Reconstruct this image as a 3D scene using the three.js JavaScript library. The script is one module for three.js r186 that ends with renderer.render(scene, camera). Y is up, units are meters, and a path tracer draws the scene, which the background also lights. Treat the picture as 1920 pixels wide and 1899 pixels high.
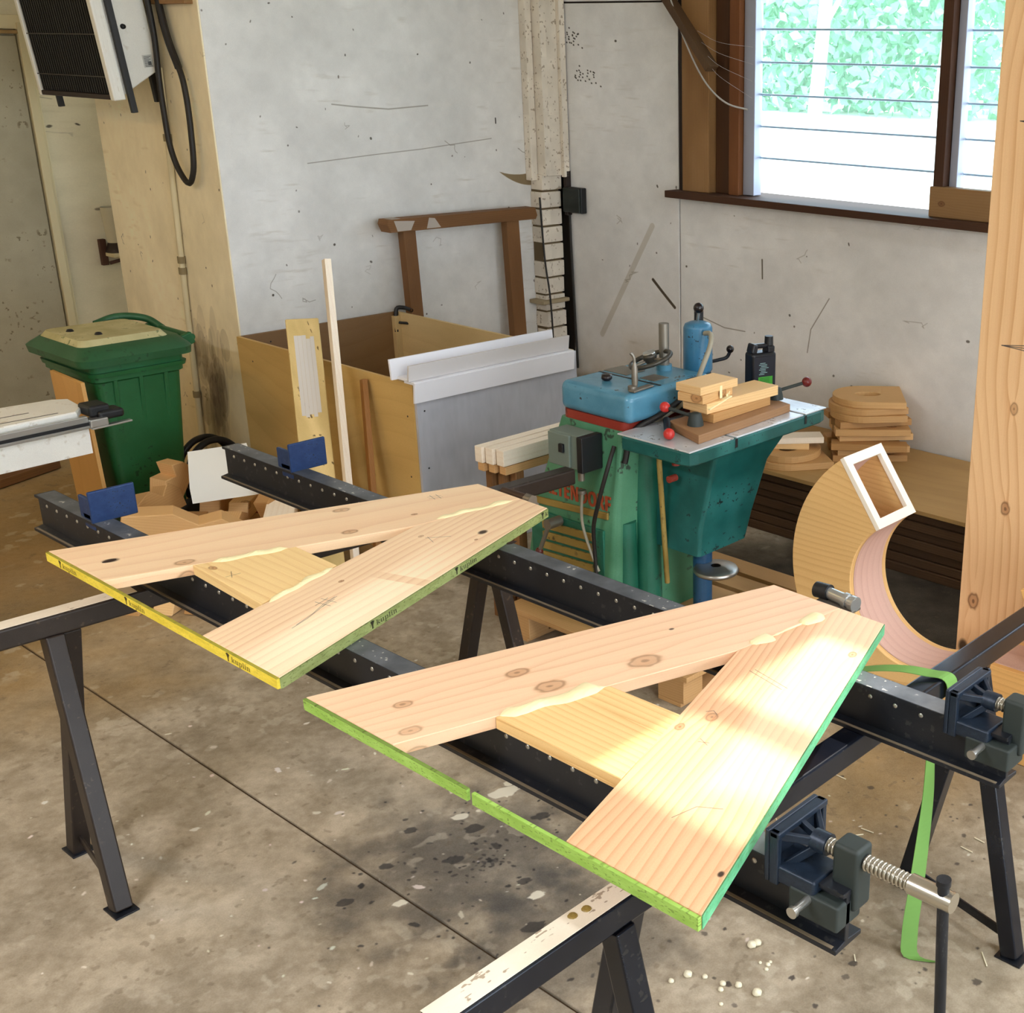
import * as THREE from 'three';
import { RoundedBoxGeometry } from 'three/addons/geometries/RoundedBoxGeometry.js';
import { TextGeometry } from 'three/addons/geometries/TextGeometry.js';
import { FontLoader } from 'three/addons/loaders/FontLoader.js';
import { RectAreaLightUniformsLib } from 'three/addons/lights/RectAreaLightUniformsLib.js';
import { mergeGeometries, toCreasedNormals } from 'three/addons/utils/BufferGeometryUtils.js';

// ---------------------------------------------------------------- camera, sky, sun, fill lamps, exposure
const scene = new THREE.Scene();
const camera = new THREE.PerspectiveCamera(44.62, 1920 / 1899, 0.05, 120);
camera.position.set(0, 2.35, 0);
camera.setRotationFromMatrix(new THREE.Matrix4().makeBasis(
  new THREE.Vector3(0.61303, 0.02223, 0.78974), new THREE.Vector3(0.25520, 0.94045, -0.22456), new THREE.Vector3(-0.74771, 0.33920, 0.57086)));
camera.setViewOffset(2943, 1899, 0, 0, 1920, 1899);      // the photograph is the left part of a wider frame
scene.add(camera);

const EXPOSURE = 2.05, SKY = 3.3;
scene.background = new THREE.Color(0.78, 0.89, 1.0);
scene.backgroundIntensity = SKY;
const sun = new THREE.DirectionalLight(0xfff6ea, 2.6);
sun.position.set(0.5 * 12, 0.8 * 12, 0.15 * 12); sun.target.position.set(0, 0, 0);
sun.castShadow = true; sun.shadow.radius = 2;
Object.assign(sun.shadow.camera, { left: -9, right: 9, top: 9, bottom: -9, near: 0.5, far: 40 });
scene.add(sun, sun.target);
RectAreaLightUniformsLib.init();
// fill lights added under the ceiling, out of view: [x, z, length, width, turn, colour, intensity]
const FILL_LAMPS = [
  [3.9, 0.9, 1.5, 0.22, 0, 0xf2f6ff, 26],
  [1.6, 0.7, 1.5, 0.22, 0, 0xf2f6ff, 24],
  [-1.3, -2.4, 1.5, 0.22, 0, 0xfafaff, 58],
  [0.2, -5.9, 1.2, 0.22, 0, 0xffd48c, 13],
];
const CEIL = 3.45;
const renderer = new THREE.WebGLRenderer({ antialias: true });
renderer.toneMapping = THREE.LinearToneMapping;
renderer.toneMappingExposure = EXPOSURE;
renderer.shadowMap.enabled = true;

// ---------------------------------------------------------------- helpers
const V = (x, y, z) => new THREE.Vector3(x, y, z);
function rng(s) { return () => { s = (s + 0x6d2b79f5) | 0; let t = Math.imul(s ^ (s >>> 15), 1 | s); t = (t + Math.imul(t ^ (t >>> 7), 61 | t)) ^ t; return ((t ^ (t >>> 14)) >>> 0) / 4294967296; }; }
const hash = (x, y, s) => { let h = Math.imul(x, 374761393) ^ Math.imul(y, 668265263) ^ Math.imul(s, 1274126177); h = Math.imul(h ^ (h >>> 13), 1274126177); return ((h ^ (h >>> 16)) >>> 0) / 4294967296; };
function noise(x, y, s) {
  const xi = Math.floor(x), yi = Math.floor(y); let u = x - xi, v = y - yi; u = u * u * (3 - 2 * u); v = v * v * (3 - 2 * v);
  const a = hash(xi, yi, s), b = hash(xi + 1, yi, s), c = hash(xi, yi + 1, s), d = hash(xi + 1, yi + 1, s);
  return a + (b - a) * u + (c - a) * v + (a - b - c + d) * u * v;
}
function fbm(x, y, s, n = 4) { let r = 0, a = 0.5, t = 0; for (let i = 0; i < n; i++) { r += a * noise(x, y, s + i * 17); t += a; a *= 0.5; x *= 2.03; y *= 2.03; } return r / t; }
const mix = (a, b, t) => a + (b - a) * t, clamp = (x, a = 0, b = 1) => Math.min(b, Math.max(a, x));
const sstep = (a, b, x) => { const t = clamp((x - a) / (b - a)); return t * t * (3 - 2 * t); };
function canvas(w, h, fn) {
  const c = document.createElement('canvas'); c.width = w; c.height = h;
  const g = c.getContext('2d'), im = g.createImageData(w, h), d = im.data;
  for (let y = 0, i = 0; y < h; y++) for (let x = 0; x < w; x++, i += 4) { const p = fn(x, y); d[i] = clamp(p[0], 0, 255); d[i + 1] = clamp(p[1], 0, 255); d[i + 2] = clamp(p[2], 0, 255); d[i + 3] = 255; }
  g.putImageData(im, 0, 0);
  return [c, g];
}
function tex(c, wrap = THREE.RepeatWrapping, srgb = true) {
  const t = new THREE.CanvasTexture(c); t.wrapS = t.wrapT = wrap; if (srgb) t.colorSpace = THREE.SRGBColorSpace; t.anisotropy = 8; return t;
}
const MAT = (color, roughness = 0.7, o = {}) => new THREE.MeshStandardMaterial({ color, roughness, ...o });
const used = {};
function numbered(n) { const k = used[n] = (used[n] ?? -1) + 1; return k ? n + '_' + String(k).padStart(3, '0') : n; }
function shade(o) { o.castShadow = o.receiveShadow = true; return o; }
// a thing: a Group at its base; its parts are modelled in world coordinates and moved under it
function thing(name, label, category, [x, y, z], group, kind) {
  const o = new THREE.Group(); o.name = numbered(name); o.position.set(x, y, z); scene.add(o);
  o.userData = { label, category }; if (group) o.userData.group = group; if (kind) o.userData.kind = kind;
  return o;
}
function part(t, name, geo, mat, label) {            // geometry in world coordinates, t a thing without turn
  const at = V(0, 0, 0); for (let p = t; p; p = p.parent) at.add(p.position);
  const g = [].concat(geo), m = g.length > 1 ? merge(g) : g[0];
  m.translate(-at.x, -at.y, -at.z);
  const o = shade(new THREE.Mesh(m, mat)); o.name = name; if (label) o.userData.label = label; t.add(o); return o;
}
function lpart(t, name, geo, mat) { const g = [].concat(geo), o = shade(new THREE.Mesh(g.length > 1 ? merge(g) : g[0], mat)); o.name = name; t.add(o); return o; }   // local coordinates
function solo(name, label, category, geo, mat, group) {     // a thing that is one mesh
  const g = [].concat(geo), m = g.length > 1 ? merge(g) : g[0]; m.computeBoundingBox(); const b = m.boundingBox, c = b.getCenter(V()); c.y = b.min.y;
  m.translate(-c.x, -c.y, -c.z);
  const o = shade(new THREE.Mesh(m, mat)); o.name = numbered(name); o.position.copy(c); o.userData = { label, category }; if (group) o.userData.group = group; scene.add(o); return o;
}
function struct(name, geo, mat, parent = scene) {
  const g = [].concat(geo), o = shade(new THREE.Mesh(g.length > 1 ? merge(g) : g[0], mat)); o.name = parent === scene ? numbered(name) : name; if (parent === scene) o.userData.kind = 'structure'; parent.add(o); return o;
}
function merge(gs) {
  gs = gs.map((g) => { const q = g.index ? g.toNonIndexed() : g.clone(); for (const k of Object.keys(q.attributes)) if (!['position', 'normal', 'uv'].includes(k)) q.deleteAttribute(k);
    if (!q.attributes.uv) q.setAttribute('uv', new THREE.BufferAttribute(new Float32Array(q.attributes.position.count * 2), 2)); q.clearGroups(); return q; });
  return mergeGeometries(gs, false);
}
function boxUV(g, along = 1, su = 1, sv = 1, ou = 0, ov = 0) {      // uv in metres over su x sv, grain along one axis
  g = g.index ? g.toNonIndexed() : g; const p = g.attributes.position, n = g.attributes.normal, uv = new Float32Array(p.count * 2);
  for (let i = 0; i < p.count; i += 3) {
    let nx = 0, ny = 0, nz = 0; for (let k = 0; k < 3; k++) { nx += Math.abs(n.getX(i + k)); ny += Math.abs(n.getY(i + k)); nz += Math.abs(n.getZ(i + k)); }
    const a = nx >= ny && nx >= nz ? 0 : ny >= nz ? 1 : 2; let iu, iv;
    if (a === along) { iu = (along + 1) % 3; iv = (along + 2) % 3; } else { iv = along; iu = 3 - a - along; }
    for (let k = 0; k < 3; k++) { uv[(i + k) * 2] = p.getComponent(i + k, iu) / su + ou; uv[(i + k) * 2 + 1] = p.getComponent(i + k, iv) / sv + ov; }
  }
  g.setAttribute('uv', new THREE.BufferAttribute(uv, 2)); g.clearGroups(); return g;
}
function BB(x0, x1, y0, y1, z0, z1, r = 0.002) {
  const w = x1 - x0, h = y1 - y0, d = z1 - z0; r = Math.min(r, w / 2.2, h / 2.2, d / 2.2);
  const g = r > 0 ? new RoundedBoxGeometry(w, h, d, r > 0.008 ? 3 : 1, r) : new THREE.BoxGeometry(w, h, d);
  return g.translate((x0 + x1) / 2, (y0 + y1) / 2, (z0 + z1) / 2);
}
function ext(pts, D, b, holes) {
  const s = new THREE.Shape(pts.map((p) => new THREE.Vector2(p[0], p[1])));
  for (const h of holes ?? []) s.holes.push(new THREE.Path(h.map((p) => new THREE.Vector2(p[0], p[1]))));
  const g = new THREE.ExtrudeGeometry(s, { depth: D - 2 * b, bevelEnabled: b > 0, bevelThickness: b, bevelSize: b, bevelOffset: -b, bevelSegments: 1, curveSegments: 24, steps: 1 });
  g.clearGroups(); return b > 0 ? g.translate(0, 0, b) : g;
}
const extY = (pts, y0, y1, b = 0.0015, h) => ext(pts, y1 - y0, b, h).rotateX(Math.PI / 2).translate(0, y1, 0);      // pts (x, z)
const extX = (pts, x0, x1, b = 0.0015, h) => ext(pts, x1 - x0, b, h).rotateY(-Math.PI / 2).translate(x1, 0, 0);     // pts (z, y)
const extZ = (pts, z0, z1, b = 0.0015, h) => ext(pts, z1 - z0, b, h).translate(0, 0, z0);                            // pts (x, y)
function rod(p, q, r, r2 = r, seg = 16) {
  const d = V().subVectors(q, p), g = new THREE.CylinderGeometry(r2, r, d.length(), seg);
  g.applyQuaternion(new THREE.Quaternion().setFromUnitVectors(V(0, 1, 0), d.clone().normalize())); return g.translate((p.x + q.x) / 2, (p.y + q.y) / 2, (p.z + q.z) / 2);
}
function bar(p, q, w, h, r = 0.003, up = V(0, 1, 0)) {    // square bar from p to q, w across, h along "up"
  const d = V().subVectors(q, p), L = d.length(), y = d.clone().normalize(), x = V().crossVectors(up, y).normalize(), z = V().crossVectors(x, y);
  return new RoundedBoxGeometry(w, L, h, r > 0.006 ? 3 : 1, r).applyMatrix4(new THREE.Matrix4().makeBasis(x, y, z)).translate((p.x + q.x) / 2, (p.y + q.y) / 2, (p.z + q.z) / 2);
}
const tube = (pts, r, n = 48, closed = false, seg = 10) => new THREE.TubeGeometry(new THREE.CatmullRomCurve3(pts.map((p) => p.isVector3 ? p : V(...p)), closed), n, r, seg, closed);
function lathe(pts, x, y, z, seg = 32) { return new THREE.LatheGeometry(pts.map((p) => new THREE.Vector2(...p)), seg).translate(x, y, z); }
function loft(secs, n = 8) {                              // secs: {y, x0, x1, z0, z1, r}; rounded rectangles, capped
  const ring = (s) => { const out = []; for (const [cx, cz, a0] of [[s.x1 - s.r, s.z1 - s.r, 0], [s.x0 + s.r, s.z1 - s.r, 1], [s.x0 + s.r, s.z0 + s.r, 2], [s.x1 - s.r, s.z0 + s.r, 3]]) for (let i = 0; i <= n; i++) { const a = (a0 + i / n) * Math.PI / 2; out.push([cx + Math.cos(a) * s.r, s.y, cz + Math.sin(a) * s.r]); } return out; };
  const rs = secs.map(ring), pos = [], tri = (a, b, c) => pos.push(...a, ...b, ...c), m = rs[0].length;
  for (let k = 0; k + 1 < rs.length; k++) for (let i = 0; i < m; i++) { const j = (i + 1) % m, a = rs[k][i], b = rs[k][j], c = rs[k + 1][i], d = rs[k + 1][j]; tri(a, c, b); tri(b, c, d); }
  const cap = (r, s, up) => { const c = [(s.x0 + s.x1) / 2, s.y, (s.z0 + s.z1) / 2]; for (let i = 0; i < m; i++) { const j = (i + 1) % m; up ? tri(c, r[j], r[i]) : tri(c, r[i], r[j]); } };
  cap(rs[0], secs[0], false); cap(rs.at(-1), secs.at(-1), true);
  const g = new THREE.BufferGeometry(); g.setAttribute('position', new THREE.BufferAttribute(new Float32Array(pos), 3)); g.computeVertexNormals();
  return boxUV(toCreasedNormals(g, 0.6));
}
const font = new FontLoader().parse ? await new FontLoader().loadAsync('fonts/droid/droid_sans_bold.typeface.json') : null;

// ---------------------------------------------------------------- materials
// wood: u across (W metres), v along the grain (L metres)
function woodCanvas(w, h, W, L, o) {
  const { base, dark, freq = 60, warp = 0.02, contrast = 0.5, knots = [], seed = 1, sap = null, fine = 10, blotch = 12, pink = null } = o;
  return canvas(w, h, (px, py) => {
    const u = px / w * W, v = (1 - py / h) * L;
    let s = u + warp * (noise(u * 3, v * 1.3, seed) - 0.5) * 2 + 0.25 * warp * (noise(u * 14, v * 4, seed + 5) - 0.5) + 0.05 * v * warp * 8;
    let kd = 0, kc = 0;
    for (const [kv, ku, kr, kind] of knots) {
      const du = (u - ku), dv = (v - kv), d = Math.hypot(du, dv / 1.5) / kr;
      s += Math.sign(du || 1) * kr * 0.9 * Math.exp(-Math.pow(Math.abs(du) / (kr * 2.2), 2)) * Math.exp(-Math.pow(dv / (kr * 4.5), 2));
      if (d < 1.8) { const e = sstep(1.5, 0.6, d); kd = Math.max(kd, e * (kind ?? 0.6) * 0.85); const dw = d + 0.25 * (noise(u * 90, v * 60, seed + 12) - 0.5); kd = kind >= 0.9 ? kd : Math.max(kd * 0.75, 0.9 * (kind ?? 0.6) * Math.exp(-Math.pow((dw - 0.95) / 0.22, 2)), (kind ?? 0.6) * sstep(0.5, 0.2, dw)); kc = Math.max(kc, kind >= 0.9 ? 1.6 : 0.2 + 0.5 * Math.exp(-Math.pow((dw - 0.95) / 0.2, 2)) + 0.6 * sstep(0.4, 0.1, dw)); }
    }
    const f = freq * (0.75 + 0.5 * noise(u * 2, v * 0.2, seed + 9)), ph = s * f, t = ph - Math.floor(ph);
    const late = Math.pow(t, 3.2) * (1 - sstep(0.94, 1, t)) * (0.45 + 0.55 * noise(ph * 0.35, 0.5, seed + 2));
    let g = late * contrast + (fbm(u * 380, v * 9, seed + 3, 2) - 0.5) * 0.13;
    const m = (fbm(u * 7, v * 2.2, seed + 4, 3) - 0.5) * blotch, sp = sap ? sap(u, v) : 0;
    g *= 1 - sp * 0.6;
    const out = [0, 1, 2].map((c) => mix(base[c], dark[c], clamp(g)) + m + (pink ? pink[c] * (fbm(u * 3, v * 1.1, seed + 6, 2) - 0.5) : 0) + sp * [26, 30, 34][c] + (hash(px, py, seed) - 0.5) * fine);
    if (kd > 0) for (let c = 0; c < 3; c++) out[c] = mix(out[c], [176, 116, 70][c] * (1 - 0.5 * kc), kd);
    return out;
  });
}
const PINK = { base: [250, 218, 178], dark: [204, 142, 98] };
function pencil(g, w, h, W, L, strokes) {                  // strokes: list of point lists in (v, u) metres
  g.strokeStyle = 'rgba(48,44,48,0.8)'; g.lineWidth = Math.max(1.4, w / 300); g.lineCap = 'round';
  for (const s of strokes) { g.beginPath(); s.forEach(([v, u], i) => g[i ? 'lineTo' : 'moveTo'](u / W * w, (1 - v / L) * h)); g.stroke(); }
}
const hashMark = (v, u, k = 0.02) => [[[v - k, u - k * 0.4], [v + k, u - k * 0.3]], [[v - k, u + k * 0.4], [v + k, u + k * 0.5]], [[v - k * 0.5, u - k], [v - k * 0.3, u + k]], [[v + k * 0.4, u - k], [v + k * 0.6, u + k]]];
function woodMat(o, w, h, W, L, draw, rough = 0.62) { const [c, g] = woodCanvas(w, h, W, L, o); if (draw) draw(g, w, h); const m = MAT(0xffffff, rough, { map: tex(c, THREE.MirroredRepeatWrapping) }); m.userData = { W, L }; return m; }
const tint = (m, color, o = {}) => { const c = m.clone(); c.color.set(color); Object.assign(c, o); c.userData = m.userData; return c; };
const grain = (g, m, along, ou = 0, ov = 0) => boxUV(g, along, m.userData.W, m.userData.L, ou, ov);
const PINE = woodMat({ base: [238, 210, 166], dark: [204, 156, 104], freq: 75, seed: 21, knots: [[0.3, 0.12, 0.012], [0.8, 0.3, 0.016]], contrast: 0.45 }, 512, 1024, 0.4, 1.1);
const STEM = woodMat({ base: [242, 200, 150], dark: [198, 132, 80], freq: 24, warp: 0.06, seed: 33, contrast: 0.62, knots: [[0.62, 0.1, 0.02, 0.8], [1.02, 0.2, 0.016, 0.75], [0.42, 0.07, 0.017, 0.9], [0.9, 0.36, 0.02], [1.4, 0.2, 0.014], [1.7, 0.33, 0.013]] }, 768, 2048, 0.5, 2.0,
  (g, w, h) => pencil(g, w, h, 0.5, 2.0, [[[1.62, 0.13], [1.66, 0.44]], [[1.62, 0.13], [1.60, 0.44]], [[1.62, 0.14], [1.63, 0.44]]]));
const CWOOD = woodMat({ base: [240, 196, 130], dark: [194, 132, 70], freq: 26, warp: 0.09, seed: 41, contrast: 0.42, knots: [[0.35, 0.62, 0.02], [0.6, 0.74, 0.013], [0.8, 0.5, 0.014], [0.25, 0.3, 0.022, 0.8]] }, 1024, 1024, 1.1, 1.1);
const PLY = woodMat({ base: [214, 188, 138], dark: [190, 158, 106], freq: 9, warp: 0.09, seed: 51, contrast: 0.35, blotch: 26 }, 768, 768, 1.2, 1.2, null, 0.6);
const OLD = woodMat({ base: [152, 120, 82], dark: [98, 70, 42], freq: 70, seed: 61, contrast: 0.5, blotch: 40 }, 256, 768, 0.3, 1.0, null, 0.7);
const SILL = tint(OLD, 0x7a5c48), FRAMEW = tint(OLD, 0xfff0d8), DARKW = tint(OLD, 0x867868), BROWNW = tint(OLD, 0xd2b898), STOOLW = tint(PINE, 0xe6cdb0), OFFC = [tint(PINE, 0xdcc4a4), tint(PINE, 0xfff0d8), tint(PINE, 0xc8ac88), tint(PINE, 0xeed8ba)];
const VENEER = woodMat({ base: [222, 184, 168], dark: [182, 132, 118], freq: 22, warp: 0.05, seed: 71, contrast: 0.4 }, 512, 512, 0.6, 0.6);
const WHITEW = woodMat({ base: [250, 236, 216], dark: [232, 206, 178], freq: 60, seed: 81, contrast: 0.4 }, 256, 512, 0.3, 0.8);
const GREENP = 0x2f8a72;
function worn(base, spots, seed, sc = 1, rough = 0.45, o = {}) {        // paint with chips, rubbing and grime
  const [c, g] = canvas(512, 512, (x, y) => { const n = fbm(x / 90, y / 90, seed, 4), k = fbm(x / 14, y / 14, seed + 3, 3); const e = sstep(0.70, 0.76, k) * sstep(0.5, 0.6, n) , m = (n - 0.5) * 46 * sc; return [0, 1, 2].map((i) => mix(base[i] + m, spots[i], e) + (hash(x, y, seed) - 0.5) * 8); });
  return MAT(0xffffff, rough, { map: tex(c, THREE.MirroredRepeatWrapping), ...o });
}
const M = {
  green: worn([34, 104, 82], [30, 52, 44], 5, 1, 0.42), greenLight: worn([74, 132, 98], [52, 74, 58], 6, 1, 0.5), teal: worn([26, 94, 90], [20, 40, 40], 7, 1, 0.38),
  blue: worn([84, 140, 166], [60, 70, 76], 8, 1, 0.22), blueDark: worn([38, 84, 122], [24, 36, 48], 9, 1, 0.4), red: worn([150, 52, 36], [60, 28, 22], 10, 1, 0.6),
  black: MAT(0x14161a, 0.45), blackSteel: worn([30, 33, 40], [58, 58, 60], 11, 0.35, 0.38, { metalness: 0.3 }), jaw: worn([30, 58, 104], [28, 34, 44], 12, 0.6, 0.4, { metalness: 0.2 }), jawDark: worn([34, 46, 62], [20, 24, 30], 13, 0.6, 0.4, { metalness: 0.3 }),
  beamTop: worn([96, 100, 106], [206, 204, 196], 14, 1.6, 0.42, { metalness: 0.35 }), trestle: worn([44, 36, 32], [80, 66, 54], 15, 0.5, 0.4, { metalness: 0.1 }), beamPale: worn([240, 228, 208], [176, 158, 136], 25, 0.6, 0.42), trestleDark: worn([26, 30, 40], [52, 52, 54], 16, 0.4, 0.2, { metalness: 0.35 }),
  steel: MAT(0xb8b6b0, 0.3, { metalness: 0.9 }), steelDull: MAT(0x8c867c, 0.45, { metalness: 0.8 }), screw: MAT(0xb9b3a6, 0.28, { metalness: 0.9 }), cast: worn([214, 216, 220], [130, 124, 116], 17, 1, 0.28, { metalness: 0.3 }),
  grey: MAT(0x707c72, 0.6), greyDark: MAT(0x2a3230, 0.6), cable: MAT(0x1b1714, 0.55), hose: MAT(0x9c9684, 0.6), redKnob: MAT(0xc0302a, 0.3), blackKnob: MAT(0x1c1416, 0.25),
  bin: worn([28, 92, 50], [20, 66, 40], 18, 0.5, 0.42), binLid: worn([38, 88, 54], [30, 70, 44], 19, 0.5, 0.5), binDust: worn([186, 178, 132], [130, 134, 96], 20, 1, 0.85), brass: worn([150, 124, 60], [70, 58, 34], 22, 1, 0.5),
  white: worn([238, 238, 232], [222, 218, 208], 23, 0.35, 0.5), whitePaint: MAT(0xf2f1f6, 0.4), cream: null, alu: MAT(0xc6c8c8, 0.3, { metalness: 0.85 }), greyBoard: null, glue: MAT(0xf8eab8, 0.4), dryGlue: MAT(0xe8e0c4, 0.5), strap: MAT(0x6f9c4a, 0.8), strapDark: MAT(0x3f6d22, 0.85),
  paper: MAT(0xf1efe6, 0.7), rubber: MAT(0x1d1f22, 0.8),
};
{ const [c] = canvas(512, 512, (x, y) => { const n = fbm(x / 120, y / 150, 91, 4), k = fbm(x / 30, y / 8, 92, 2); return [186, 187, 194].map((b) => b + (n - 0.5) * 44 + (k - 0.5) * 10); }); M.greyBoard = MAT(0xffffff, 0.55, { map: tex(c, THREE.MirroredRepeatWrapping) }); }

// ---------------------------------------------------------------- the room
const XW = 5.64, ZB = -6.26, XP = 3.38, ZN = -8.1;
{ // concrete floor slabs with one sunk joint
  const FW = 4.5, FH = 6, w = 1536, h = 2048, R = rng(404);
  const [c, g] = canvas(w, h, (px, py) => {
    const x = 0.4 + px / w * FW, z = -6.6 + py / h * FH;
    const n = fbm(x * 2.2, z * 2.2, 101, 5), k = fbm(x * 11, z * 11, 102, 4), q = fbm(x * 45, z * 45, 103, 2);
    let b = [166, 152, 130].map((v, i) => v + (n - 0.5) * [64, 62, 58][i] + (k - 0.5) * 50 + (q - 0.5) * 26);
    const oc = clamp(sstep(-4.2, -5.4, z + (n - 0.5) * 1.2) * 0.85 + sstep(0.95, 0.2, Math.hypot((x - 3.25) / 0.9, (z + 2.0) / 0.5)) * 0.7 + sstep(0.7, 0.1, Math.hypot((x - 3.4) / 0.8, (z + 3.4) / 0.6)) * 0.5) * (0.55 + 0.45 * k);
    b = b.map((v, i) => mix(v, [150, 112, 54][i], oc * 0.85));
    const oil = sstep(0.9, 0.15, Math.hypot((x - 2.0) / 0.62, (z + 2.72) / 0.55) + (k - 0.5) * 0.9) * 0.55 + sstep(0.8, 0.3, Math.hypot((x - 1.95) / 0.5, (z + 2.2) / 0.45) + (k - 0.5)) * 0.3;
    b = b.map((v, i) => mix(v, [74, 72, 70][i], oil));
    const benchShade = sstep(1, 0.55, Math.hypot((x - 4.25) / 1.0, (z + 2.9) / 1.35) + (n - 0.5) * 0.5); b = b.map((v, i) => mix(v, [52, 44, 34][i] + (k - 0.5) * 40, benchShade * 0.92));  // shade beside the bench painted dark into the floor, with dirt
    const pit = sstep(0.73, 0.8, fbm(x * 30, z * 30, 107, 3)); b = b.map((v, i) => mix(v, [104, 90, 70][i], pit * 0.3));
    const pale = (1 - benchShade) * sstep(0.66, 0.74, fbm(x * 17 + 3, z * 17, 109, 3)) * sstep(0.45, 0.62, fbm(x * 2.5, z * 2.5, 110, 2)); b = b.map((v, i) => mix(v, [204, 194, 174][i], pale * 0.4));
    return b.map((v) => v + (hash(px, py, 5) - 0.5) * 14);
  });
  const spot = (x, z, r, col, a = 1, e = 1) => { g.save(); g.translate((x - 0.4) / FW * w, (z + 6.6) / FH * h); g.rotate(a); g.fillStyle = col; g.beginPath(); for (let i = 0; i <= 14; i++) { const t = i / 14 * Math.PI * 2, q = r / FW * w * (0.75 + 0.5 * R()); g[i ? 'lineTo' : 'moveTo'](Math.cos(t) * q * e, Math.sin(t) * q); } g.fill(); g.restore(); };
  for (let i = 0; i < 170; i++) { const a = R() * 6.3, d = Math.abs(R() + R() - 1) * 0.75; spot(2.02 + Math.cos(a) * d, -2.66 + Math.sin(a) * d, 0.003 + 0.010 * R() * R() * R(), `rgba(34,32,32,${0.35 + 0.45 * R()})`, R() * 3, 1 + R()); }
  for (const [x, z, r] of [[1.96, -2.98, 0.02], [2.10, -2.83, 0.03], [1.95, -2.75, 0.026], [2.28, -2.72, 0.024], [1.8, -2.88, 0.02], [1.62, -2.83, 0.022], [2.02, -2.5, 0.02], [2.3, -2.3, 0.02], [1.9, -2.32, 0.03], [2.45, -2.1, 0.026], [2.02, -2.13, 0.03]]) spot(x, z, r * 0.75, 'rgba(40,38,38,0.6)', 0.5, 1.5);
  for (let i = 0; i < 260; i++) spot(0.9 + R() * 2.2, -4.2 + R() * 2.7, 0.0025 + 0.009 * R() * R(), `rgba(${226 + R() * 20},${220 + R() * 18},${204 + R() * 20},${0.5 + 0.5 * R()})`, R() * 3, 1 + R() * 1.4);
  for (let i = 0; i < 120; i++) spot(1.8 + R() * 1.6, -2.3 + R() * 1.1, 0.003 + 0.010 * R() * R(), `rgba(50,44,40,${0.4 + 0.4 * R()})`, R() * 3, 1.2);
  for (const [x, z, r, e] of [[2.30, -2.92, 0.028, 2], [2.2, -3.05, 0.014, 1.6], [2.35, -2.95, 0.02, 1.2], [2.11, -2.92, 0.018, 1.6], [2.17, -2.9, 0.008, 1], [2.0, -2.42, 0.02, 1.3], [1.72, -2.7, 0.014, 1.6]]) spot(x, z, r, 'rgba(232,226,206,0.95)', 0.4, e);
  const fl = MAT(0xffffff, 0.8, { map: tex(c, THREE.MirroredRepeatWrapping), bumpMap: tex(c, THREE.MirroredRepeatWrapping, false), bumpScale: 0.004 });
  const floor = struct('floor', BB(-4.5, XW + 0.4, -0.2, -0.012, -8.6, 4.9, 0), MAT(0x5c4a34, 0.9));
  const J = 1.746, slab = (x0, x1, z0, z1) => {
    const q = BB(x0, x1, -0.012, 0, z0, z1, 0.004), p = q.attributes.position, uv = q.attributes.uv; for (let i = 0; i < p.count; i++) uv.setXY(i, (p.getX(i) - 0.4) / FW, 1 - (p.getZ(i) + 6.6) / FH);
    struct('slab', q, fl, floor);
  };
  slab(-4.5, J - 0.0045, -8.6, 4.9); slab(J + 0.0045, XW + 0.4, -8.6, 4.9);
}
// plaster and board faces: dirt, scuffs and cracks that stay on the surface
function wallCanvas(w, h, base, seed, dirtLow, draw) {
  const [c, g] = canvas(w, h, (x, y) => {
    const n = fbm(x / 130, y / 130, seed, 5), k = fbm(x / 24, y / 24, seed + 1, 3), st = fbm(x / 60, y / 9, seed + 2, 3), low = dirtLow * sstep(0.7, 1, y / h + (n - 0.5) * 0.3);
    const sm = sstep(0.62, 0.9, st) * sstep(0.5, 0.75, n) * 0.4;
    return base.map((b, i) => b + (n - 0.5) * 34 + (k - 0.5) * 12 - sm * [46, 52, 62][i] - low * [60, 70, 86][i] + (hash(x, y, seed) - 0.5) * 6);
  });
  const R = rng(seed), line = (pts, a = 0.5, lw = 1.6) => { g.strokeStyle = `rgba(58,46,30,${a})`; g.lineWidth = lw; g.beginPath(); pts.forEach((p, i) => g[i ? 'lineTo' : 'moveTo'](p[0] * w, p[1] * h)); g.stroke(); };
  for (let i = 0; i < 46; i++) { g.fillStyle = `rgba(40,32,22,${0.4 + R() * 0.4})`; g.beginPath(); g.ellipse(R() * w, R() * h, 1 + R() * 2, 1 + R() * 3, R() * 3, 0, 7); g.fill(); }
  for (let i = 0; i < 16; i++) { let x = R(), y = R(); const p = [[x, y]]; for (let k = 0; k < 6; k++) { x += (R() - 0.4) * 0.03; y += (R() - 0.5) * 0.02; p.push([x, y]); } line(p, 0.14 + R() * 0.3, 1 + R()); }
  draw?.(g, w, h, line, R); return c;
}
const wallMap = (c, axis, a0, a1, y0, y1, flip = false) => {  // uv over the face; axis = the horizontal one
  const m = MAT(0xffffff, 0.78, { map: tex(c, THREE.MirroredRepeatWrapping) });
  return (q) => { q = q.index ? q.toNonIndexed() : q; const p = q.attributes.position, uv = new Float32Array(p.count * 2); for (let i = 0; i < p.count; i++) { let u = (p.getComponent(i, axis) - a0) / (a1 - a0); uv[i * 2] = flip ? 1 - u : u; uv[i * 2 + 1] = (p.getY(i) - y0) / (y1 - y0); } q.setAttribute('uv', new THREE.BufferAttribute(uv, 2)); q.clearGroups(); return [q, m]; };
};
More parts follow.
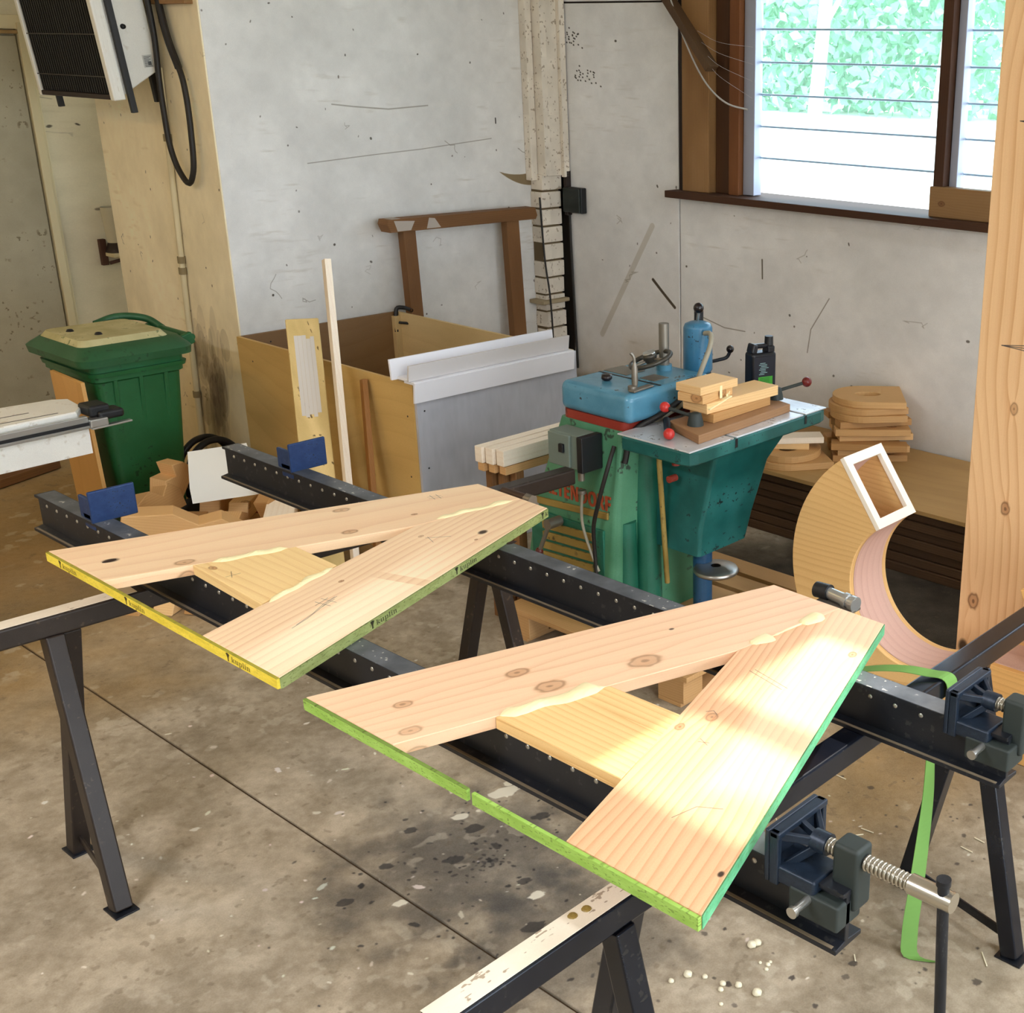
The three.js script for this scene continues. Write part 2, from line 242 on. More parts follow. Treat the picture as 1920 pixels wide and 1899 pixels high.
const backFace = wallMap(wallCanvas(1024, 1240, [228, 226, 222], 301, 0.5, (g, w, h, line) => {
  line([[0.22, 0.355], [0.4, 0.345], [0.55, 0.338], [0.78, 0.322]], 0.4, 2); line([[0.3, 0.245], [0.36, 0.25], [0.46, 0.256], [0.58, 0.25]], 0.35, 3); line([[0.7, 0.475], [0.73, 0.49], [0.76, 0.488], [0.82, 0.49]], 0.7, 2);
  g.fillStyle = 'rgba(110,84,44,0.75)'; g.beginPath(); g.moveTo(0.8 * w, 0.395 * h); g.quadraticCurveTo(0.86 * w, 0.41 * h, 0.92 * w, 0.40 * h); g.lineTo(0.92 * w, 0.43 * h); g.quadraticCurveTo(0.86 * w, 0.43 * h, 0.8 * w, 0.395 * h); g.fill();
  g.fillStyle = 'rgba(30,24,18,0.8)'; g.fillRect(0.795 * w, 0.278 * h, 4, 16);
}), 0, XP, XW, 0, 2.75);
const sideFace = wallMap(wallCanvas(1400, 1024, [234, 233, 232], 311, 0.8, (g, w, h, line) => {
  for (const [x, y, l] of [[0.06, 0.18, 0.05], [0.04, 0.1, 0.03]]) { for (let k = 0; k < 26; k++) { g.fillStyle = 'rgba(24,20,14,0.8)'; g.beginPath(); g.ellipse((x + Math.pow(k / 26, 1.4) * l + (hash(k, 1, 2) - 0.5) * 0.03) * w, (y + (hash(k, 2, 2) - 0.5) * 0.03 + k * 0.0006) * h, 2.4, 1.6, 0.3, 0, 7); g.fill(); } }
  g.strokeStyle = 'rgba(120,100,70,0.22)'; g.lineWidth = 14; g.lineCap = 'round'; g.beginPath(); g.moveTo(0.1 * w, 0.77 * h); g.lineTo(0.215 * w, 0.5 * h); g.stroke();
  line([[0.215, 0.62], [0.235, 0.645], [0.26, 0.675]], 0.9, 7); line([[0.43, 0.54], [0.431, 0.58]], 0.8, 3); line([[0.3, 0.68], [0.36, 0.7], [0.4, 0.7]], 0.5, 2); line([[0.55, 0.6], [0.52, 0.67], [0.515, 0.72]], 0.5, 2);
}), 2, -6.26, -2.2, 0, 2.75);
const creamFace = wallMap(wallCanvas(768, 1024, [250, 236, 202], 321, 0.5, (g, w, h, line, R) => { for (let i = 0; i < 70; i++) { const x = 0.72 + 0.16 * (R() + R() - 1), y = 0.80 + 0.13 * (R() + R() - 1); g.fillStyle = `rgba(46,34,20,${0.05 + R() * 0.08})`; g.beginPath(); g.ellipse(x * w, y * h, 14 + R() * 22, 20 + R() * 60, 0.15, 0, 7); g.fill(); } }), 2, -7.5, ZB, 0, 2.75, false);
const alcFace = wallMap(wallCanvas(768, 1024, [224, 212, 182], 331, 0.3), 0, -1, 4, 0, 2.75);
const shell = MAT(0xd9d4c8, 0.85), ceilMat = MAT(0xddd8cc, 0.9), seamDark = MAT(0x2a2118, 0.9);
{ const [q, m] = backFace(BB(XP, XW + 0.3, 0, CEIL, -7.5, ZB, 0.006)); struct('wall_back', q, [m][0]);
  const [q2, m2] = creamFace(BB(XP - 0.006, XP + 0.1, 0.0, CEIL, -7.5, ZB - 0.002, 0.003)); struct('wall_return', q2, m2);
  const [q3, m3] = alcFace(BB(-4.5, 6, 0, CEIL, ZN - 0.2, ZN, 0)); struct('wall_alcove', q3, m3); }
struct('wall_left', BB(-4.7, -4.5, 0, CEIL, -8.3, 4.9, 0), shell);
// wall behind the camera with an unseen doorway added to let in daylight
struct('wall_front', [BB(-4.5, -2.2, 0, CEIL, 4.7, 4.9, 0), BB(4.6, XW + 0.3, 0, CEIL, 4.7, 4.9, 0), BB(-2.2, 4.6, 3.1, CEIL, 4.7, 4.9, 0)], shell);
struct('ceiling', [BB(-4.7, 3.0, CEIL, CEIL + 0.14, -8.3, 4.9, 0), BB(3.88, XW + 0.3, CEIL, CEIL + 0.14, -8.3, 4.9, 0), BB(3.0, 3.88, CEIL, CEIL + 0.14, -8.3, -1.15, 0), BB(3.0, 3.88, CEIL, CEIL + 0.14, -0.70, 4.9, 0)], ceilMat);
struct('added_window_3', [BB(3.36, 3.42, CEIL + 0.02, CEIL + 0.1, -1.15, -0.70, 0.004)], SILL);   // bar across the added rooflight gap, which shapes the sun patch
// window wall
{ const wall = new THREE.Group(); wall.name = 'wall_right'; wall.userData.kind = 'structure'; scene.add(wall);
  const W0 = XW + 0.02, W1 = XW + 0.3;
  struct('wall_core', [BB(W0, W1, 0, 1.575, -7.5, 4.9, 0), BB(W0, W1, 3.0, CEIL, -7.5, 4.9, 0), BB(W0, W1, 1.575, 3.0, -7.5, -5.11, 0), BB(W0, W1, 1.575, 3.0, -2.2, -1.6, 0), BB(W0, W1, 1.575, 3.0, 0.6, 1.4, 0), BB(W0, W1, 1.575, 3.0, 3.4, 4.9, 0)], seamDark, wall);
  const board = (y0, y1, z0, z1) => { const [q, m] = sideFace(BB(XW, W0, y0, y1, z0, z1, 0.003)); struct('wall_board', q, sideM ??= m, wall); };
  let sideM = null;
  board(0.0, 2.655, -6.12, -5.163); board(2.665, CEIL, -6.12, -5.163); board(0.0, 1.57, -5.153, -2.72); board(0, 1.57, -2.712, -0.3); board(0, 1.57, -0.29, 4.7); board(3.0, CEIL, -5.153, 4.7); board(1.57, 3, -2.2, -1.6); board(1.57, 3, 0.6, 1.4); board(1.57, 3, 3.4, 4.7);
  struct('added_window_2', [-1.6, -0.5, 0.56].map((z) => BB(XW, XW + 0.1, 1.575, 3.0, z - 0.04, z + 0.04, 0.004)).concat([BB(XW - 0.06, XW + 0.12, 1.56, 1.61, -1.7, 0.7, 0.004)], [1.44, 2.4, 3.36].map((z) => BB(XW, XW + 0.1, 1.575, 3.0, z - 0.04, z + 0.04, 0.004))), SILL);  // unseen windows added along the wall to bring in sky light
}
// chase of painted blocks in the corner: boxed above, bare courses below
{ const col = new THREE.Group(); col.name = 'trim_1'; col.userData.kind = 'structure'; scene.add(col);
  const [c] = canvas(256, 512, (x, y) => { const n = fbm(x / 60, y / 60, 351, 4), k = fbm(x / 9, y / 9, 352, 3); const e = sstep(0.7, 0.76, k); return [230, 220, 204].map((b, i) => mix(b + (n - 0.5) * 40, [120, 100, 76][i], e * 0.5)); });
  const m = MAT(0xffffff, 0.85, { map: tex(c) }), zf = ZB + 0.13, put = (n, g) => struct(n, boxUV(g, 1, 0.5, 1), m, col);
  put('boxing', BB(5.455, 5.632, 1.63, 3.4, ZB, zf, 0.004)); put('cover_strip', BB(5.40, 5.452, 1.60, 3.4, ZB, ZB + 0.06, 0.006)); put('cover_strip', BB(5.585, 5.632, 1.62, 3.4, zf, zf + 0.03, 0.004));
  const R = rng(77); let y = 0.0, k = 0;
  while (y < 1.56) { const hh = k === 0 ? 0.1 : 0.098; const dx = (R() - 0.5) * 0.012; put('brick', BB(5.435 + dx, 5.60 + dx * 0.5, y, y + hh, ZB, zf - 0.02 + (R() - 0.5) * 0.012, 0.005)); y += hh + 0.012; k++; }
  put('brick', BB(5.475, 5.585, y - 0.0, 1.63, ZB, zf - 0.015, 0.005));
  struct('mortar', BB(5.44, 5.59, 0, 1.6, ZB, ZB + 0.09, 0), MAT(0x6b5a40, 0.95), col);
  struct('dirt_ledge', BB(5.38, 5.61, 0.82, 0.845, ZB, zf + 0.01, 0.006), MAT(0xa8987a, 0.95), col); }
// louvred window, frame, posts and sill
{ const w = new THREE.Group(); w.name = 'window_1'; w.userData.kind = 'structure'; scene.add(w);
  const bx = (n, m, al, ...a) => struct(n, grain(BB(...a), m, al, a[4] * 3.1, a[2] * 1.7), m, w);
  bx('window_sill', SILL, 2, XW - 0.11, XW + 0.26, 1.572, 1.612, -5.18, -2.1, 0.004);
  bx('post', seamMat(), 1, XW - 0.02, XW + 0.16, 1.612, 3.0, -5.142, -5.112, 0.003); bx('post', FRAMEW, 1, XW - 0.03, XW + 0.16, 1.612, 3.0, -5.108, -4.90, 0.004);
  bx('post', tint(OLD, 0x8a7058), 1, XW + 0.03, XW + 0.16, 1.612, 3.0, -4.896, -4.775, 0.004); bx('frame', tint(OLD, 0xd0a078), 1, XW - 0.005, XW + 0.16, 1.612, 3.0, -4.77, -4.695, 0.004);
  const alu = MAT(0xaab0c4, 0.45, { metalness: 0.3 }); struct('louvre_channel', BB(XW + 0.03, XW + 0.1, 1.615, 3.0, -4.69, -4.61, 0.004), alu, w);
  bx('mullion', SILL, 1, XW - 0.02, XW + 0.16, 1.76, 3.0, -3.385, -3.325, 0.004); struct('louvre_channel', BB(XW + 0.03, XW + 0.1, 1.62, 3.0, -3.32, -3.275, 0.004), alu, w);
  bx('rail', tint(PINE, 0x9c8870), 2, XW - 0.04, XW + 0.03, 1.613, 1.765, -3.39, -2.15, 0.004); bx('post', SILL, 1, XW, XW + 0.2, 1.612, 3.0, -2.24, -2.16, 0.004); bx('frame_head', SILL, 2, XW, XW + 0.2, 2.97, 3.03, -5.14, -2.16, 0.004);
  const glass = new THREE.MeshPhysicalMaterial({ color: 0xf4fbff, transmission: 1, thickness: 0, roughness: 0.2, ior: 1.45 }), edge = MAT(0xa8bcd8, 0.3);
  for (const [z0, z1] of [[-4.605, -3.39], [-3.27, -2.245]]) for (let k = 0; k < 8; k++) {
    const y = 1.655 + k * 0.172, pane = new THREE.Mesh(new THREE.BoxGeometry(0.005, 0.185, z1 - z0), glass); pane.name = 'pane'; pane.position.set(XW + 0.085, y + 0.085, (z0 + z1) / 2); pane.rotation.z = 0.13; w.add(shade(pane));
    if (k) struct('pane_edge', BB(XW + 0.082, XW + 0.098, y - 0.006, y + 0.005, z0, z1, 0), edge, w);
  }
  function seamMat() { return tint(OLD, 0x3a2a20); } }
// outside: added overhang that stops the sun, pale yard, hedge and trees
struct('added_eave', BB(XW + 0.25, XW + 1.25, 3.12, 3.2, -8, 5, 0), SILL);
{ const [c] = canvas(256, 256, (x, y) => { const n = fbm(x / 30, y / 30, 371, 4); return [222, 222, 210].map((b) => b + (n - 0.5) * 60); });
  struct('ground', BB(21.5, 60, -0.35, 1.25, -45, 40, 0), MAT(0xe6e4d8, 0.95)); struct('ground', BB(XW + 0.3, 60, -0.35, -0.15, -45, 40, 0), MAT(0xffffff, 0.95, { map: tex(c) }));
  struct('ground', BB(-14, XW + 0.3, -0.35, -0.2, 4.9, 40, 0), MAT(0xd8d4c6, 0.95)); }
{ const R = rng(991), leaf = new THREE.BufferGeometry(); leaf.setAttribute('position', new THREE.BufferAttribute(new Float32Array([0, -0.12, 0, 0.07, 0, 0.02, 0, 0.12, 0, 0, -0.12, 0, 0, 0.12, 0, -0.07, 0, 0.02]), 3)); leaf.computeVertexNormals();
  const N = 26000, im = new THREE.InstancedMesh(leaf, new THREE.MeshPhysicalMaterial({ color: 0xa8d4b4, roughness: 0.8, side: THREE.DoubleSide, transmission: 0.3, thickness: 0 }), N), o = new THREE.Object3D(), col = new THREE.Color();
  for (let i = 0; i < N; i++) { const s = R(), z = -30 + R() * 28, x = 23 + s * 4, top = 2.4 + 4.6 * noise(z * 0.35, 3, 5); o.position.set(x, 1.2 + Math.pow(R(), 0.8) * top, z); o.rotation.set(R() * 6, R() * 6, R() * 6); o.scale.setScalar(0.7 + R() * 1.1); o.updateMatrix(); im.setMatrixAt(i, o.matrix); im.setColorAt(i, col.setHSL(0.34 + 0.14 * R(), 0.25 + 0.3 * R(), 0.72 + 0.26 * R())); }
  im.name = 'hedge'; im.castShadow = im.receiveShadow = true; im.userData = { label: 'pale green hedge leaves seen through the louvred window glass', category: 'hedge', kind: 'stuff' }; scene.add(im);
  const bark = MAT(0xc9c4b4, 0.9); for (const [x, z, r, n] of [[22.4, -13.4, 0.22, 'near the mullion'], [22.2, -16.4, 0.16, 'at the middle of the large pane']]) { const t = thing('tree', 'pale tree trunk outside the window, ' + n, 'tree', [x, 1.25, z]); part(t, 'trunk', rod(V(x, 1.25, z), V(x + 0.2, 6, z + 0.3), r, r * 0.7), bark); part(t, 'branch', rod(V(x + 0.1, 3.1, z + 0.15), V(x + 0.4, 5, z + 1.3), r * 0.4, r * 0.2), bark); } }
// fill lamps added out of view: fitting, glowing tube panel and a light of the same size just below it
for (const [x, z, L, W, turn, color, I] of FILL_LAMPS) {
  const t = thing('fill_lamp', 'long ceiling fill light added outside the picture', 'lamp', [x, CEIL, z], 'added fill lights');
  part(t, 'casing', BB(x - W / 2 - 0.02, x + W / 2 + 0.02, CEIL - 0.07, CEIL, z - L / 2 - 0.03, z + L / 2 + 0.03, 0.008), M.white);
  part(t, 'diffuser', BB(x - W / 2, x + W / 2, CEIL - 0.085, CEIL - 0.07, z - L / 2, z + L / 2, 0.003), new THREE.MeshStandardMaterial({ color: 0xffffff, emissive: color, emissiveIntensity: 1.5 }));
  const l = new THREE.RectAreaLight(color, I, W, L); l.name = 'fill_light'; l.position.set(0, -0.09, 0); l.rotation.x = -Math.PI / 2; t.add(l);
}

// ---------------------------------------------------------------- wooden letters on the clamps
const YT = 1.008, YB = 0.978;
// one leg: board frame with its origin at the outer foot corner, v along the outer edge, u inwards
function legGeo(pts, o, e, s) {
  const dx = e[0] - o[0], dz = e[1] - o[1], L = Math.hypot(dx, dz), d = [dx / L, dz / L], n = [-d[1] * s, d[0] * s], g = extY(pts, YB, YT, 0.0015), p = g.attributes.position, nn = g.attributes.normal, uv = g.attributes.uv;
  for (let i = 0; i < p.count; i++) { const x = p.getX(i) - o[0], z = p.getZ(i) - o[1], v = x * d[0] + z * d[1]; let u = x * n[0] + z * n[1]; if (Math.abs(nn.getY(i)) < 0.5) u += p.getY(i) - YT; uv.setXY(i, u / 0.34, v / 1.28); }
  return g;
}
function glueBead(path, w, h, seed, y = YT) {             // lumpy ribbon of dried glue
  const R = rng(seed), n = 40, m = 8, pos = [], P = []; const c = new THREE.CatmullRomCurve3(path.map((p) => V(p[0], y, p[1]))), cl = c.getLength();
  for (let i = 0; i <= n; i++) { const t = i / n, q = c.getPointAt(t), tg = c.getTangentAt(t), nx = -tg.z, nz = tg.x, end = Math.min(1, Math.min(t, 1 - t) * 9), wl = w * end * (0.25 + 1.5 * Math.pow(noise(t * cl / 0.055, 1, seed), 1.6)), wr = w * end * (0.25 + 1.1 * Math.pow(noise(t * cl / 0.05, 5, seed), 1.6)), hh = h * end * (0.4 + 0.9 * noise(t * cl / 0.03, 9, seed)); const row = [];
    for (let k = 0; k <= m; k++) { const s = -1 + 2 * k / m, d = s < 0 ? s * wl : s * wr; row.push([q.x + nx * d, y + hh * Math.sqrt(Math.max(0, 1 - s * s)) + (Math.abs(s) === 1 ? -0.001 : 0), q.z + nz * d]); } P.push(row); }
  for (let i = 0; i < n; i++) for (let k = 0; k < m; k++) { const a = P[i][k], b = P[i][k + 1], e = P[i + 1][k], f = P[i + 1][k + 1]; pos.push(...a, ...b, ...e, ...b, ...f, ...e); }
  const g = new THREE.BufferGeometry(); g.setAttribute('position', new THREE.BufferAttribute(new Float32Array(pos), 3)); g.computeVertexNormals(); return toCreasedNormals(g, 1.2);
}
function edgeTex(w, base, ink, marks, seed, streak) {      // coloured board edge with its printed mark repeated along it
  const [c, g] = canvas(w, 64, (x, y) => { const n = fbm(x / 60, y / 20, seed, 4), s = fbm(x / 14, y / 5, seed + 1, 2), e = sstep(0.66, 0.78, s) * streak; return base.map((b, i) => mix(b + (n - 0.5) * 40, [60, 70, 20][i], e + (y < 5 ? 0.45 : 0))); });
  g.fillStyle = ink; for (const x of marks) { g.font = 'bold 40px serif'; g.save(); g.translate(x, 46); g.beginPath(); g.moveTo(-14, -34); g.quadraticCurveTo(0, -44, 14, -32); g.lineTo(5, -14); g.lineTo(4, 8); g.lineTo(-4, 8); g.lineTo(-5, -14); g.fill(); g.globalAlpha = 0.75; g.scale(1.1, 1); g.fillText('kuplin', 22, 2); g.restore(); }
  return MAT(0xffffff, 0.6, { map: tex(c, THREE.ClampToEdgeWrapping) });
}
function letterA(label, P, mats, seed, edge, edgePaint, notch) {
  const t = thing('wooden_letter', label, 'letter', [1.85, YB, (P.P1[1] + P.P2[1]) / 2]);
  const J = [mix(P.P4[0], P.P3[0], 0.62), mix(P.P4[1], P.P3[1], 0.62)], gap = 0.0008;
  part(t, 'leg', legGeo([P.P1, P.P4, [J[0], J[1] - gap], [P.IA[0], P.IA[1] - gap], P.IL], P.P1, P.P4, 1), mats[0]);
  part(t, 'leg', legGeo([P.P2, P.P3, [J[0], J[1] + gap], [P.IA[0], P.IA[1] + gap], P.IR], P.P2, P.P3, -1), mats[1]);
  const cb = extY([[P.NL[0], P.NL[1]], [P.FL[0], P.FL[1]], [P.FR[0], P.FR[1]], [P.NR[0], P.NR[1]]], YB, YT, 0.0015);
  part(t, 'crossbar', boxUV(cb, 2, 0.34, 0.45, 0.1, seed * 0.3), mats[2]);
  const z0 = P.P1[1], z1 = P.P2[1], xs = P.P1[0], strip = (a, b, h0, h1) => { const q = BB(xs - 0.009, xs - 0.0005, h0, h1, a, b, 0.0012), p = q.attributes.position, uv = q.attributes.uv; for (let i = 0; i < p.count; i++) uv.setXY(i, (p.getZ(i) - z0) / (z1 - z0), (p.getY(i) - YB) / 0.03); return q; };
  if (notch) { part(t, 'base_strip', strip(z0, notch - 0.002, YB + 0.002, YT - 0.001), edge); part(t, 'base_strip', strip(notch + 0.012, z1, YB, YT - 0.003), edge); } else part(t, 'base_strip', strip(z0, z1, YB + 0.002, YT - 0.001), edge);
  const dx = P.P3[0] - P.P2[0], dz = P.P3[1] - P.P2[1], L = Math.hypot(dx, dz), q = BB(0, L, YB + 0.0005, YT - 0.001, 0, 0.002, 0), uv = q.attributes.uv, p = q.attributes.position; for (let i = 0; i < p.count; i++) uv.setXY(i, p.getX(i) / L, (p.getY(i) - YB) / 0.03);
  part(t, 'painted_edge', q.rotateY(Math.atan2(-dz, dx)).translate(P.P2[0], 0, P.P2[1]), edgePaint);
  return [t, J];
}
const A1 = { P1: [1.295, -3.591], P2: [1.293, -2.42], P3: [2.452, -2.814], P4: [2.46, -3.162], IL: [1.296, -3.266], IR: [1.294, -2.757], NL: [1.502, -3.194], FL: [1.76, -3.106], FR: [1.757, -2.902], NR: [1.484, -2.818], IA: [2.08, -2.992] };
const A2 = { P1: [1.281, -2.293], P2: [1.281, -1.132], P3: [2.43, -1.528], P4: [2.443, -1.896], IL: [1.282, -1.98], IR: [1.281, -1.46], NL: [1.491, -1.908], FL: [1.748, -1.823], FR: [1.754, -1.61], NR: [1.489, -1.529], IA: [2.071, -1.716] };
const lw = (o, strokes) => woodMat({ ...PINK, ...o }, 448, 1536, 0.34, 1.28, (g, w, h) => { pencil(g, w, h, 0.34, 1.28, strokes); }, 0.5);
const crack = (g) => g;
const mA1 = [
  lw({ seed: 201, freq: 16, contrast: 0.34, warp: 0.05, pink: [14, -4, -10], knots: [[0.315, 0.268, 0.016, 0.5], [0.79, 0.046, 0.015, 0.5], [0.766, 0.247, 0.014, 0.6], [0.975, 0.189, 0.006, 0.8], [0.142, 0.158, 0.012, 1]] }, hashMark(1.078, 0.062, 0.022)),
  lw({ seed: 202, freq: 30, contrast: 0.5, warp: 0.06, sap: (u, v) => sstep(0.12, 0.03, Math.abs(u - 0.075)) * sstep(0.62, 0.1, Math.abs(v - 0.35)) * (Math.abs(v - 0.58) < 0.02 ? 0.1 : 1) * 0.9, knots: [[0.965, 0.072, 0.01, 1], [0.905, 0.057, 0.004, 0.8], [0.506, 0.222, 0.005, 0.8], [0.867, 0.22, 0.006, 0.5]] }, [...hashMark(0.377, 0.172, 0.026), [[0.86, 0.2], [0.9, 0.14]], [[0.87, 0.2], [0.84, 0.16]], [[0.42, 0.17], [0.38, 0.168], [0.33, 0.158], [0.28, 0.15], [0.22, 0.147]], [[0.415, 0.173], [0.37, 0.171], [0.31, 0.157], [0.24, 0.15]]]),
];
const mA2 = [
  lw({ seed: 203, base: [246, 206, 168], freq: 20, contrast: 0.42, warp: 0.09, knots: [[0.439, 0.128, 0.017, 0.55], [0.479, 0.227, 0.022, 0.55], [0.719, 0.226, 0.026, 0.5], [0.17, 0.14, 0.013, 0.5], [0.15, 0.259, 0.015, 0.4], [0.856, 0.104, 0.004, 0.9]] }, []),
  lw({ seed: 204, base: [240, 192, 148], dark: [194, 124, 82], freq: 44, contrast: 0.7, warp: 0.05, sap: (u, v) => sstep(0.19, 0.13, u + 0.03 * noise(v * 4, 2, 8)) * sstep(0.3, 0.4, v) * 0.75, knots: [[1.018, 0.028, 0.009, 0.6], [0.618, 0.231, 0.012, 0.5], [0.555, 0.279, 0.009, 0.6], [0.113, 0.010, 0.005, 1]] }, [[[0.80, 0.12], [0.86, 0.22]], [[0.79, 0.13], [0.85, 0.23]], [[0.505, 0.196], [0.525, 0.22]], [[0.515, 0.196], [0.512, 0.22]], [[0.24, 0.16], [0.29, 0.13], [0.30, 0.08]], [[0.632, 0.225], [0.645, 0.238], [0.635, 0.252]]]),
];
const bars = [woodMat({ base: [246, 212, 150], dark: [196, 132, 74], freq: 30, seed: 205, contrast: 0.35, knots: [[0.18, 0.12, 0.008, 0.8], [0.22, 0.14, 0.011, 0.7], [0.30, 0.2, 0.009, 0.7]] }, 384, 512, 0.34, 0.45, (g, w, h) => pencil(g, w, h, 0.34, 0.45, [[[0.2, 0.2], [0.24, 0.22]], [[0.215, 0.19], [0.21, 0.23]]]), 0.55), woodMat({ base: [244, 204, 140], dark: [190, 124, 60], freq: 70, warp: 0.05, seed: 206, contrast: 0.55 }, 384, 512, 0.34, 0.45, null, 0.55)];
const [a1, J1] = letterA('large wooden letter A with yellow printed base edge, lying nearest the green bin', A1, [...mA1, bars[0]], 1,
  edgeTex(2048, [240, 214, 70], 'rgba(48,36,6,0.95)', [150, 810, 1680], 211, 0.1), edgeTex(2048, [148, 160, 98], 'rgba(22,26,6,0.95)', [560, 1190, 1990], 212, 0.35));
const [a2, J2] = letterA('large wooden letter A with bright green base edge, lying nearest the front trestle', A2, [...mA2, bars[1]], 2,
  edgeTex(2048, [156, 196, 88], 'rgba(0,0,0,0)', [], 213, 0.35), edgeTex(2048, [104, 186, 136], 'rgba(0,0,0,0)', [], 214, 0.25), -1.73);
const beads = [[a1, [[1.545, -3.175], [1.62, -3.155], [1.74, -3.115]], 0.02, 0.009, 3], [a1, [[1.50, -2.81], [1.6, -2.845], [1.74, -2.893]], 0.014, 0.008, 4], [a1, [[2.16, -2.99], [2.3, -2.97], [J1[0] - 0.03, J1[1]]], 0.016, 0.007, 6],
  [a2, [[1.498, -1.905], [1.62, -1.862], [1.74, -1.826]], 0.03, 0.010, 8], [a2, [[2.12, -1.713], [2.15, -1.708], [2.19, -1.70]], 0.022, 0.009, 9], [a2, [[2.29, -1.69], [2.33, -1.683], [2.37, -1.676]], 0.018, 0.009, 10], [a2, [[2.19, -1.70], [2.24, -1.694], [2.3, -1.686]], 0.005, 0.004, 11]];
for (const [t, p, w, h, s] of beads) part(t, 'glue_bead', glueBead(p, w, h, s), M.glue, 'pale yellow squeezed-out glue');
// dark resin crack in the yellow-edged letter: a sunk groove is too fine, so a dark hole plug marks each knot hole
for (const [t, x, z, r] of [[a1, 2.183, -2.669, 0.012], [a1, 1.37, -3.394, 0.013]]) part(t, 'knot_hole', lathe([[0, 0.0008], [r * 0.7, 0.0007], [r, 0]], 0, 0, 0, 14).scale(1.5, 1, 0.8).translate(x, YT, z), MAT(0x2a160a, 0.9));

// ---------------------------------------------------------------- trestles
function trestle(label, p, q, legs, dark, pale) {
  const t = thing('metal_trestle', label, 'trestle', [(p.x + q.x) / 2, 0, (p.z + q.z) / 2], 'black steel trestles under the clamps'); delete t.userData.group;
  const d = V().subVectors(q, p).normalize(), B = 0.062, y1 = p.y;
  const lo = p.clone().setY(y1 - B / 2), hi = q.clone().setY(y1 - B / 2);
  part(t, 'beam', boxUV(bar(lo, hi, B, B, 0.008), 0, 0.5, 0.5), dark);
  if (pale) { const a = lo.clone().addScaledVector(d, pale[0]), b = lo.clone().addScaledVector(d, pale[1]); a.y = b.y = y1 + 0.0006; part(t, 'worn_highlight', boxUV(bar(a, b, B - 0.008, 0.0012, 0.0005), 0, 0.3, 0.6), M.beamPale, 'pale worn paint with a painted highlight on the top of the beam'); }  // overexposed highlight painted as a pale strip over the worn paint
  part(t, 'end_plug', BB(p.x - 0.001, p.x + 0.004, y1 - B + 0.008, y1 - 0.008, p.z - B / 2 + 0.008, p.z + B / 2 - 0.008, 0.002), M.black);
  for (const [s, f1, f2] of legs) {
    const x = p.x + d.x * s, z = p.z + d.z * s, top = y1 - B - 0.002;
    part(t, 'leg', boxUV(bar(V(x + 0.054, top, z - 0.012), V(f1[0], 0.005, f1[1]), 0.052, 0.052, 0.006, V(1, 0, 0)), 1, 0.5, 0.5, s), dark);
    part(t, 'leg', boxUV(bar(V(x, top, z + 0.012), V(f2[0], 0.005, f2[1]), 0.052, 0.052, 0.006, V(1, 0, 0)), 1, 0.5, 0.5, s + 0.4), dark);
    const a = V(mix(x + 0.054, f1[0], 0.93), 0.055, mix(z, f1[1], 0.93)), b = V(mix(x, f2[0], 0.93), 0.055, mix(z, f2[1], 0.93)); part(t, 'stretcher', bar(a, b, 0.006, 0.03, 0.001), dark);
    part(t, 'foot_plate', BB(f1[0] - 0.034, f1[0] + 0.034, 0, 0.006, f1[1] - 0.04, f1[1] + 0.04, 0.002), M.blackSteel); part(t, 'foot_plate', BB(f2[0] - 0.034, f2[0] + 0.034, 0, 0.006, f2[1] - 0.04, f2[1] + 0.04, 0.002), M.blackSteel);
  }
  return t;
}
const T1 = trestle('dark steel trestle under the letter with the yellow edge', V(0.75, 0.857, -3.555), V(3.095, 0.857, -3.408), [[0.485, [1.25, -3.68], [1.195, -3.29]], [1.93, [2.7, -3.64], [2.74, -3.30]]], M.trestle, [0, 0.72]);
const T2 = trestle('dark steel trestle under the letter with the green edge', V(0.945, 0.857, -1.43), V(3.4, 0.857, -1.425), [[0.415, [1.42, -1.62], [1.365, -1.22]], [1.80, [2.75, -1.6], [2.66, -1.19]]], M.trestleDark, [0, 0.5]);
for (const [x, z] of [[1.33, -1.435], [1.3, -1.44]]) part(T2, 'bolt', lathe([[0, 0.004], [0.008, 0.003], [0.01, 0]], x - 0.03, 0.858, z, 10), M.brass);

